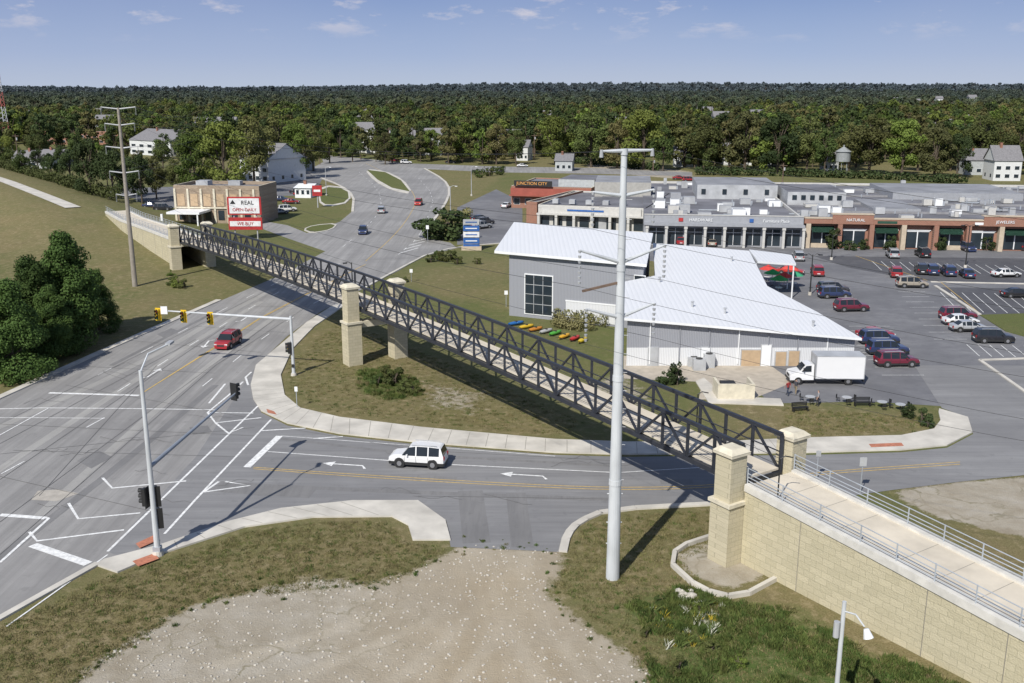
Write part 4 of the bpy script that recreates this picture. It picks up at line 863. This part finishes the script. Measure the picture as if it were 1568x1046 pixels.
def treemesh(name,h,rad,cb,nl,nleaf,ls,lm,seed,conic=False):
    r=np.random.default_rng(seed); C=[];R=[]
    for i in range(nl):
        f=r.uniform(0,1)**.8; z=h*(cb+(1-cb)*(.08+.84*f))
        prof=(1-f)*.95+.15 if conic else math.sqrt(max(.05,1-(2*f-.85)**2*.75))
        a=r.uniform(0,6.283); q=rad*prof*r.uniform(.3,.78)
        C.append((q*math.cos(a),q*math.sin(a),z)); R.append(rad*r.uniform(.2,.40)*(prof*.6+.35))
    C=np.array(C);R=np.array(R); lv=leafquads(C,R,nleaf,ls,.8,seed+1)
    lv[:,2]=np.maximum(lv[:,2],.05)
    b=B(); b.cyl((0,0,-.3),(0,0,h*.45),rad*.06,rad*.035,BARK,8); b.cyl((0,0,h*.45),(.2,0,h*.8),rad*.035,rad*.012,BARK,6)
    for i in range(0,nl,max(1,nl//9)): b.cyl((0,0,h*r.uniform(.2,.5)),tuple(C[i]),rad*.026,rad*.01,BARK,5)
    n0=len(b.v); b.v+=lv.tolist(); b.mi(lm); q=np.arange(len(lv)).reshape(-1,4)+n0; b.f+=[tuple(x) for x in q.tolist()]; b.m+=[b.mats.index(lm)]*len(q)
    me=bpy.data.meshes.new(name); me.from_pydata(b.v,[],b.f)
    for mt in b.mats: me.materials.append(mt)
    me.polygons.foreach_set('material_index',b.m); me.update(); return me
LA=leafmat('leaves_a',(.05,.08,.022),(.105,.145,.042),(.14,.14,.048)); LB=leafmat('leaves_dark',(.035,.06,.022),(.075,.105,.036),(.06,.085,.03))
LC=leafmat('leaves_cedar',(.045,.085,.022),(.095,.15,.035),(.07,.12,.03))
LBR=leafmat('leaves_bright',(.08,.125,.022),(.145,.205,.045),(.17,.19,.045)); LO=leafmat('leaves_olive',(.085,.095,.035),(.145,.145,.058),(.16,.14,.055))
LF=leafmat('leaves_far_hazed',(.055,.082,.048),(.095,.12,.07),(.105,.115,.065)); LF2=leafmat('leaves_farther_hazed',(.06,.085,.07),(.09,.115,.09),(.095,.11,.085)); LFF=leafmat('leaves_very_far_hazed',(.075,.10,.115),(.10,.125,.135),(.095,.115,.125))  # aerial haze painted into the leaf colours, bluer with each farther ring
near=[treemesh('t%d'%i,18,7.2,[.10,.04,.08,.05][i],26,5600,.62,lm,10+i) for i,lm in enumerate((LA,LO,LBR,LB))]
mid=[treemesh('m%d'%i,18,[7,6,8,5.5,7,6.5][i],.02,18,1500,1.05,lm,30+i) for i,lm in enumerate((LA,LO,LBR,LB,LA,LB))]
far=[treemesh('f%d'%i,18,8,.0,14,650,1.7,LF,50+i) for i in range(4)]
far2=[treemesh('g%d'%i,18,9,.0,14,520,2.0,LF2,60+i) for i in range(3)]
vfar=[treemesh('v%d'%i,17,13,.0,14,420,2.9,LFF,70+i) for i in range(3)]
big=[treemesh('b%d'%i,16,7.2,.0,75,34000,.32,LC,90+i,conic=True) for i in range(2)]
bushm=[treemesh('bush%d'%i,1.6,1.3,.0,10,1500,.16,lm,110+i) for i,lm in enumerate((LB,LA,LBR))]
def put(name,me,u,v,vt=None,h0=18.,sx=1,scale=None,z=0):
    p=G(u,v); s=scale or (ZT(p.y,vt)-z)/h0; o=bpy.data.objects.new(name,me); scene.collection.objects.link(o); o.location=(p.x,p.y,z); o.rotation_euler=(0,0,random.uniform(0,6.28)); o.scale=(s*sx,s*sx,s); return o
put('cedar_tree',big[0],112,528,346,16,1.0); put('cedar_tree',big[1],22,578,418,16,1.05); put('cedar_tree',big[1],62,540,382,16,1.0); put('cedar_tree',big[0],-40,560,400,16,1.1); put('cedar_tree',big[0],152,505,408,16,.95); put('cedar_tree',big[1],85,548,430,16,1.0)
for u,v,vt,i,sx in ((345,300,178,2,.85),(300,300,196,2,.8),(390,285,172,0,.85),(455,275,182,2,.85),(480,262,190,0,1),(140,308,205,3,.7),(175,312,215,3,.7),(218,312,232,3,.8),(240,305,235,0,.8),(110,290,225,3,.8),(268,296,240,0,.8),(430,268,170,0,1),
    (36,275,225,0,.8),(80,280,232,3,.8),(5,262,215,0,1),(590,252,200,1,.9),(540,248,205,0,1),(700,248,190,0,1),(660,246,195,2,1),(760,252,186,1,1),(790,252,196,0,.8),(850,252,172,2,1),(905,256,168,0,1.1),(945,258,180,1,1),(985,260,162,2,1.1),(1015,262,190,0,.8),
    (1078,262,172,0,1),(1140,262,165,1,1.1),(1190,264,168,3,1),(1235,264,176,0,1),(1262,266,195,0,.8),(1330,268,172,0,1.1),(1380,270,176,2,1),(1430,272,185,1,1),(1465,272,200,3,.9),(1500,262,172,0,1),(1560,268,182,0,1),(1600,272,180,0,1),(1060,256,215,3,.8),(740,250,205,3,.8),(620,240,190,0,1),
    (15,250,205,2,.9),(60,246,195,0,1),(95,262,220,3,.8),(120,250,200,0,1),(150,262,215,2,.8),(190,256,215,0,.9),(165,285,230,3,.7),(60,268,225,3,.8),(-10,245,190,0,1),(215,268,228,1,.8),(250,258,212,0,1),(290,262,200,0,1),(205,300,236,3,.8),(320,285,190,2,.9),(410,262,190,0,.9),(505,250,200,2,1),(1405,262,190,0,1.2),(1455,262,195,2,1.2),(1300,262,185,0,1),(1540,258,190,1,1.2)):
    put('deciduous_tree',(near[i] if vt<300 else mid[i]),u,v,vt,18.,sx)
for u,v,vt,sx in ((690,365,318,1.6),(1300,384,368,1.2),(1325,383,366,1),(1362,383,360,.8),(1415,380,355,.9),(1037,590,555,.7),(1020,588,568,1.1),(1395,640,618,.9),(1410,650,625,.9),(1420,655,640,.9),(1280,382,350,.8),(1440,383,362,.8),(1510,384,362,.9)):
    put('shrub',bushm[0],u,v,vt,1.6,sx)
for u,v,s in ((590,578,.9),(606,590,1.2),(620,600,.9),(632,602,.8),(580,590,.8),(680,400,1.3),(672,398,1.2),(700,405,1),(690,398,1.2),(730,405,.8),(620,432,.6),(660,402,1),(274,440,1.2),(282,442,1.0),(265,438,1),(260,425,.8),(700,352,1.6),(712,345,1.5),(685,350,1.5),(750,270,1.8),(765,268,1.8),(735,272,1.7),(1255,905,.45),(1200,880,.35),(1360,960,.4),(1450,1000,.45),(1010,925,.4),(1070,940,.5),(1090,1000,.5),(1040,1030,.55),(1130,1020,.45),(990,975,.35)):
    put('shrub',bushm[1 if 640<u<900 else random.choice((1,1,2))],u,v,scale=s)
def hedge(name,px,w,h,seed,mat,ls=.3,dens=60):
    pts=gp(px); C=[]
    zg=berm(np.array([(p.x,p.y) for p in pts]))
    for i in range(len(pts)-1):
        n=max(2,int((pts[i+1]-pts[i]).length/(w*.5)))
        for k in range(n):
            q=pts[i]+(pts[i+1]-pts[i])*k/n; C.append((q.x+random.uniform(-.2,.2)*w,q.y+random.uniform(-.2,.2)*w,h*.5+zg[i]))
    C=np.array(C); lv=leafquads(C,np.array([h*random.uniform(.4,.65) for _ in C]),len(C)*dens,ls,1.,seed); me=bpy.data.meshes.new(name)
    me.from_pydata(lv.tolist(),[],np.arange(len(lv)).reshape(-1,4).tolist()); me.materials.append(mat); o=bpy.data.objects.new(name,me); scene.collection.objects.link(o)
hedge('hedge',[(872,250),(930,254),(1010,262)],3,3,5,LB,.9,60); hedge('hedge',[(722,268),(775,262)],4,2.2,6,LB,.6,60); hedge('hedge',[(1070,268),(1200,270),(1330,274),(1480,282)],3,3,15,LB,.9,60)
STRAW=leafmat('straw_grass',(.20,.175,.08),(.32,.27,.14),(.25,.25,.1))
hedge('ornamental_grass',[(850,500),(880,506),(915,508)],1.6,1.7,7,STRAW,.28,220); hedge('ornamental_grass',[(860,490),(900,497),(930,502)],1.8,1.9,8,STRAW,.3,220)
hedge('ornamental_grass',[(715,330),(700,345),(690,362)],3,2,9,STRAW,.4,120)
hedge('roadside_bushes',[(-40,262),(0,262),(40,275),(80,288),(120,300),(180,318)],5,3.4,11,LA,.7,90)
hedge('roadside_bushes',[(10,590),(45,572),(80,556)],2,1.6,12,LC,.3,160)
# instancing
def scatter(name,pts,scl,meshes):
    col=bpy.data.collections.new(name+'_kinds')
    for i,me in enumerate(meshes): o=bpy.data.objects.new(me.name,me); col.objects.link(o)
    me=bpy.data.meshes.new(name); me.from_pydata([tuple(p) for p in pts],[],[]); at=me.attributes.new('sc','FLOAT','POINT'); at.data.foreach_set('value',np.array(scl,dtype=np.float32))
    o=bpy.data.objects.new(name,me); scene.collection.objects.link(o)
    ng=bpy.data.node_groups.new(name,'GeometryNodeTree'); ng.interface.new_socket(name='Geometry',in_out='INPUT',socket_type='NodeSocketGeometry'); ng.interface.new_socket(name='Geometry',in_out='OUTPUT',socket_type='NodeSocketGeometry')
    nd=ng.nodes; gi=nd.new('NodeGroupInput');go=nd.new('NodeGroupOutput'); ip=nd.new('GeometryNodeInstanceOnPoints'); ci=nd.new('GeometryNodeCollectionInfo')
    ci.inputs['Collection'].default_value=col; ci.inputs['Separate Children'].default_value=True; ci.inputs['Reset Children'].default_value=True
    ip.inputs['Pick Instance'].default_value=True
    rv=nd.new('FunctionNodeRandomValue'); rv.data_type='FLOAT_VECTOR'; rv.inputs[0].default_value=(0,0,0); rv.inputs[1].default_value=(.06,.06,6.28)
    na=nd.new('GeometryNodeInputNamedAttribute'); na.data_type='FLOAT'; na.inputs['Name'].default_value='sc'
    lk=ng.links; lk.new(gi.outputs[0],ip.inputs['Points']); lk.new(ci.outputs[0],ip.inputs['Instance']); lk.new(rv.outputs[0],ip.inputs['Rotation']); lk.new(na.outputs[0],ip.inputs['Scale']); lk.new(ip.outputs[0],go.inputs[0])
    md=o.modifiers.new('scatter','NODES'); md.node_group=ng; return o
def ring(y0,y1,sp,jit,edge=None):
    out=[]; y=y0
    while y<y1:
        hw=y*.60+30; x=-hw+rng.uniform(0,sp)
        while x<hw:
            px=x+rng.uniform(-jit,jit); py=y+rng.uniform(-jit,jit)
            if edge is None or edge(px,py): out.append((px,py))
            x+=sp
        y+=sp*.9
    return np.array(out)
def edge(x,y):
    u=784+x/ (y*CT+7.8)*F
    lim=445 if u>480 else (470 if u>250 else 520)
    if u>1040: lim=400
    lim+=18*math.sin(x*.05)+10*math.sin(x*.13)
    gap=math.sin(x*.021+y*.013)+math.sin(x*.047-y*.031)
    return y>lim and not (gap>1.45 and y>480)
R1=ring(390,950,10.5,5,edge); sc=rng.choice([.6,.75,.85,.95,1.05,1.2],len(R1))*rng.uniform(.9,1.1,len(R1))*(.9+.14*np.sin(R1[:,0]/40)*np.sin(R1[:,1]/55))
scatter('forest_trees',np.column_stack([R1,np.zeros(len(R1))]),sc,mid)
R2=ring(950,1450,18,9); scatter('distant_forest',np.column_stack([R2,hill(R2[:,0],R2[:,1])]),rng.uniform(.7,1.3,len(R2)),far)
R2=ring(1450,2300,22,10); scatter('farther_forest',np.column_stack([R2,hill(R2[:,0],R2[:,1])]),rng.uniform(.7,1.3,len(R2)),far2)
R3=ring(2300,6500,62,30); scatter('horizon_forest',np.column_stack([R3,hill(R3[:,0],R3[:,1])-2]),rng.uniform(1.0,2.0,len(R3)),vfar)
rh=random.Random(5)
for k in range(26):
    y=rh.uniform(480,900); x=rh.uniform(-.5,.5)*y
    gap=math.sin(x*.021+y*.013)+math.sin(x*.047-y*.031)
    b=B(); w_=rh.uniform(10,16); zt_=rh.uniform(8,13) if gap<1.3 else 6; wl=rh.choice([SIDING,SIDG,BRL])
    b.box((x,y,zt_/2),(w_,9,zt_),wl); b.raw([(x-w_/2-.5,y-5,zt_),(x+w_/2+.5,y-5,zt_),(x+w_/2+.5,y+5,zt_),(x-w_/2-.5,y+5,zt_),(x-w_/2-.5,y,zt_+3.5),(x+w_/2+.5,y,zt_+3.5)],[(0,1,5,4),(2,3,4,5),(0,4,3),(1,2,5)],SHING)
    for q in (-.3,0,.3): b.box((x+q*w_,y-4.52,zt_-1.6),(1.3,.1,1.5),WINDOW)
    b.obj('wooded_house')
def tuft(name,n,h,sp,mat,seed,w=.05):
    r=np.random.default_rng(seed); vs=[];fs=[]
    for i in range(n):
        a=r.uniform(0,6.28); q=r.uniform(0,sp); x,y=q*math.cos(a),q*math.sin(a); l=h*r.uniform(.5,1.1); dx,dy=r.normal(0,.35,2)*l; t=r.uniform(0,3.14); cx_,cy_=math.cos(t)*w,math.sin(t)*w
        k=len(vs); vs+=[(x-cx_,y-cy_,0),(x+cx_,y+cy_,0),(x+dx*.6+cx_*.8,y+dy*.6+cy_*.8,l*.7),(x+dx,y+dy,l)]; fs.append((k,k+1,k+2,k+3))
    me=bpy.data.meshes.new(name); me.from_pydata(vs,[],fs); me.materials.append(mat); return me
def inpoly(px,n):
    poly=[(p.x,p.y) for p in gp(px)]; xs_=[p[0] for p in poly]; ys_=[p[1] for p in poly]
    Q=np.column_stack([rng.uniform(min(xs_),max(xs_),n*3),rng.uniform(min(ys_),max(ys_),n*3)]); Q=Q[sdpoly(Q,poly)>0][:n]; return Q
DG=leafmat('dry_blades',(.19,.16,.07),(.31,.26,.14),(.21,.21,.08)); GG=leafmat('green_blades',(.055,.10,.02),(.12,.17,.05),(.15,.17,.05))
dt=[tuft('dt%d'%i,20,.13,.4,DG,200+i,.02) for i in range(3)]+[tuft('dg',20,.13,.3,GG,204,.02)]
A1=np.concatenate([inpoly([(-50,1050),(-50,985),(160,885),(250,860),(380,815),(480,800),(595,800),(620,830),(690,840),(600,895),(300,920),(100,1060)],3600),inpoly([(868,860),(890,812),(930,790),(1090,782),(1095,840),(1040,860),(1120,920),(1280,960),(1400,1060),(1000,1060),(960,990),(850,900)],2800),inpoly([(445,600),(440,560),(520,490),(700,560),(900,650),(850,668),(500,632)],3000),inpoly([(1200,625),(1430,640),(1400,662),(1200,668)],900)])
scatter('dry_grass',np.column_stack([A1,np.zeros(len(A1))]),rng.uniform(.4,1.2,len(A1)),dt)
wt=[tuft('w%d'%i,46,.42,.4,GG,210+i,.04) for i in range(3)]+[tuft('w4',40,.35,.4,DG,215,.03)]
WP=[(935,935),(1050,900),(1120,925),(1200,930),(1300,985),(1500,1060),(1500,1100),(1010,1100),(990,1000),(935,955)]
Q=inpoly(WP,4200); dens=np.sin(Q[:,0]*1.1+1)*np.sin(Q[:,1]*.9)+.6*np.sin(Q[:,0]*.4+Q[:,1]*.5); Q=Q[dens>-.25]
Q2=inpoly([(548,568),(590,562),(640,582),(648,604),(600,615),(548,598)],380)
A2=np.concatenate([Q,Q2]); scatter('weeds',np.column_stack([A2,np.zeros(len(A2))]),rng.uniform(.3,1.25,len(A2))*.8,wt)
A3=inpoly([(985,935),(1060,915),(1110,930),(1090,985),(1020,1000)],60); FLW=M('wildflowers',(.6,.6,.5),.8); FLY=M('yellow_flowers',(.6,.45,.04),.8)
scatter('wildflowers',np.column_stack([A3,np.full(len(A3),.05)]),rng.uniform(.4,1.0,len(A3)),[tuft('fl',16,.5,.3,FLW,220,.015),tuft('fl2',40,.8,.4,GG,221,.04),tuft('fl3',12,.5,.3,FLY,222,.015)])
edgeQ=[]
pts=smoothpts(gp(LOTF),1)
for i in range(len(pts)):
    p,q=pts[i],pts[(i+1)%len(pts)]
    if p.y>66: continue
    for k in range(int((q-p).length/.35)):
        s=p.lerp(q,random.random()); edgeQ.append((s.x+random.gauss(0,.6),s.y+random.gauss(0,.6)))
A4=np.array(edgeQ)
scatter('lot_weeds',np.column_stack([A4,np.zeros(len(A4))]),rng.uniform(.15,.55,len(A4)),wt+[dt[0]])
# pebbles / rubble on the gravel
pm_=[]
for k in range(3):
    bmx=bmesh.new(); bmesh.ops.create_icosphere(bmx,subdivisions=1,radius=.1)
    for v_ in bmx.verts: v_.co=Vector((v_.co.x*random.uniform(.7,1.4),v_.co.y*random.uniform(.7,1.4),v_.co.z*random.uniform(.4,.8)))
    me_=bpy.data.meshes.new('pebble%d'%k); bmx.to_mesh(me_); bmx.free(); me_.materials.append(M('limestone',(.46,.43,.37),.9,.25)); pm_.append(me_)
A5=inpoly(LOTF,1500); scatter('gravel',np.column_stack([A5,np.full(len(A5),.02)]),rng.uniform(.2,1.0,len(A5)),pm_)
b=B(); p=G(1048,912)
for k in range(9):
    q=(p.x+random.uniform(-.5,.5),p.y+random.uniform(-.4,.4)); s=random.uniform(.2,.4); bmx=bmesh.new(); bmesh.ops.create_icosphere(bmx,subdivisions=1,radius=s)
    b.raw([(q[0]+v_.co.x*random.uniform(.7,1.2),q[1]+v_.co.y*random.uniform(.7,1.2),.15+v_.co.z*random.uniform(.6,1)) for v_ in bmx.verts],[[x.index for x in f.verts] for f in bmx.faces],M('limestone',(.5,.48,.44),.9)); bmx.free()
b.obj('rock_pile')
# ---------------------------------------------------------------- light
SD=Vector((-.46,-.89,0)).normalized(); EL=math.radians(43); sd=SD*math.cos(EL)+Vector((0,0,math.sin(EL)))
sl=bpy.data.lights.new('sun','SUN'); sl.energy=5.0; sl.angle=math.radians(.5); sl.color=(1,.96,.89); so=bpy.data.objects.new('sun',sl); scene.collection.objects.link(so); so.rotation_euler=(-sd).to_track_quat('-Z','Y').to_euler()
w=bpy.data.worlds.new('World'); scene.world=w; w.use_nodes=True; nt=w.node_tree; bg=nt.nodes['Background']
sk=nt.nodes.new('ShaderNodeTexSky'); sk.sky_type='NISHITA'; sk.sun_disc=False; sk.sun_elevation=EL; sk.sun_rotation=math.atan2(SD.x,SD.y); sk.air_density=1; sk.dust_density=.4; sk.ozone_density=3
tc=nt.nodes.new('ShaderNodeTexCoord'); mp=nt.nodes.new('ShaderNodeMapping'); mp.inputs['Scale'].default_value=(16,16,52); L(nt,tc.outputs['Generated'],mp.inputs['Vector'])
cn=noise(nt,mp.outputs[0],1.0,8,.62); sx=nt.nodes.new('ShaderNodeSeparateXYZ'); L(nt,tc.outputs['Generated'],sx.inputs[0])
gr=ramp(nt,sx.outputs['Z'],[(0,(4.5,5.4,7.2)),(.03,(3.2,4.2,6.8)),(.08,(2.0,2.9,5.7)),(.4,(1.2,2.0,4.6))])
hz=ramp(nt,sx.outputs['Z'],[(.1,(.85,.85,.85)),(.5,(.15,.15,.15))])
c=mixc(nt,hz,sk.outputs[0],gr)
el=ramp(nt,sx.outputs['Z'],[(.040,(0,0,0)),(.066,(1,1,1))]); cf=ramp(nt,cn,[(.55,(0,0,0)),(.68,(1,1,1))])
hzy=ramp(nt,noise(nt,tc.outputs['Generated'],3.,3),[(.35,(.0,.0,.0)),(.7,(.2,.2,.2))])
c=mixc(nt,hzy,c,(5.0,5.2,6.4))
cl=mth(nt,'MULTIPLY',mth(nt,'MULTIPLY',cf,el),.65)
c=mixc(nt,cl,c,(7.2,6.8,7.2)); L(nt,c,bg.inputs['Color']); bg.inputs['Strength'].default_value=.10
# ---------------------------------------------------------------- camera
cd=bpy.data.cameras.new('camera'); cd.sensor_width=36; cd.lens=36*F/1568; cd.clip_end=30000; co=bpy.data.objects.new('camera',cd); scene.collection.objects.link(co)
co.location=(0,0,H); co.rotation_euler=(math.pi/2-TH,0,0); scene.camera=co
scene.view_settings.view_transform='Standard'; scene.view_settings.look='None'; scene.view_settings.exposure=0
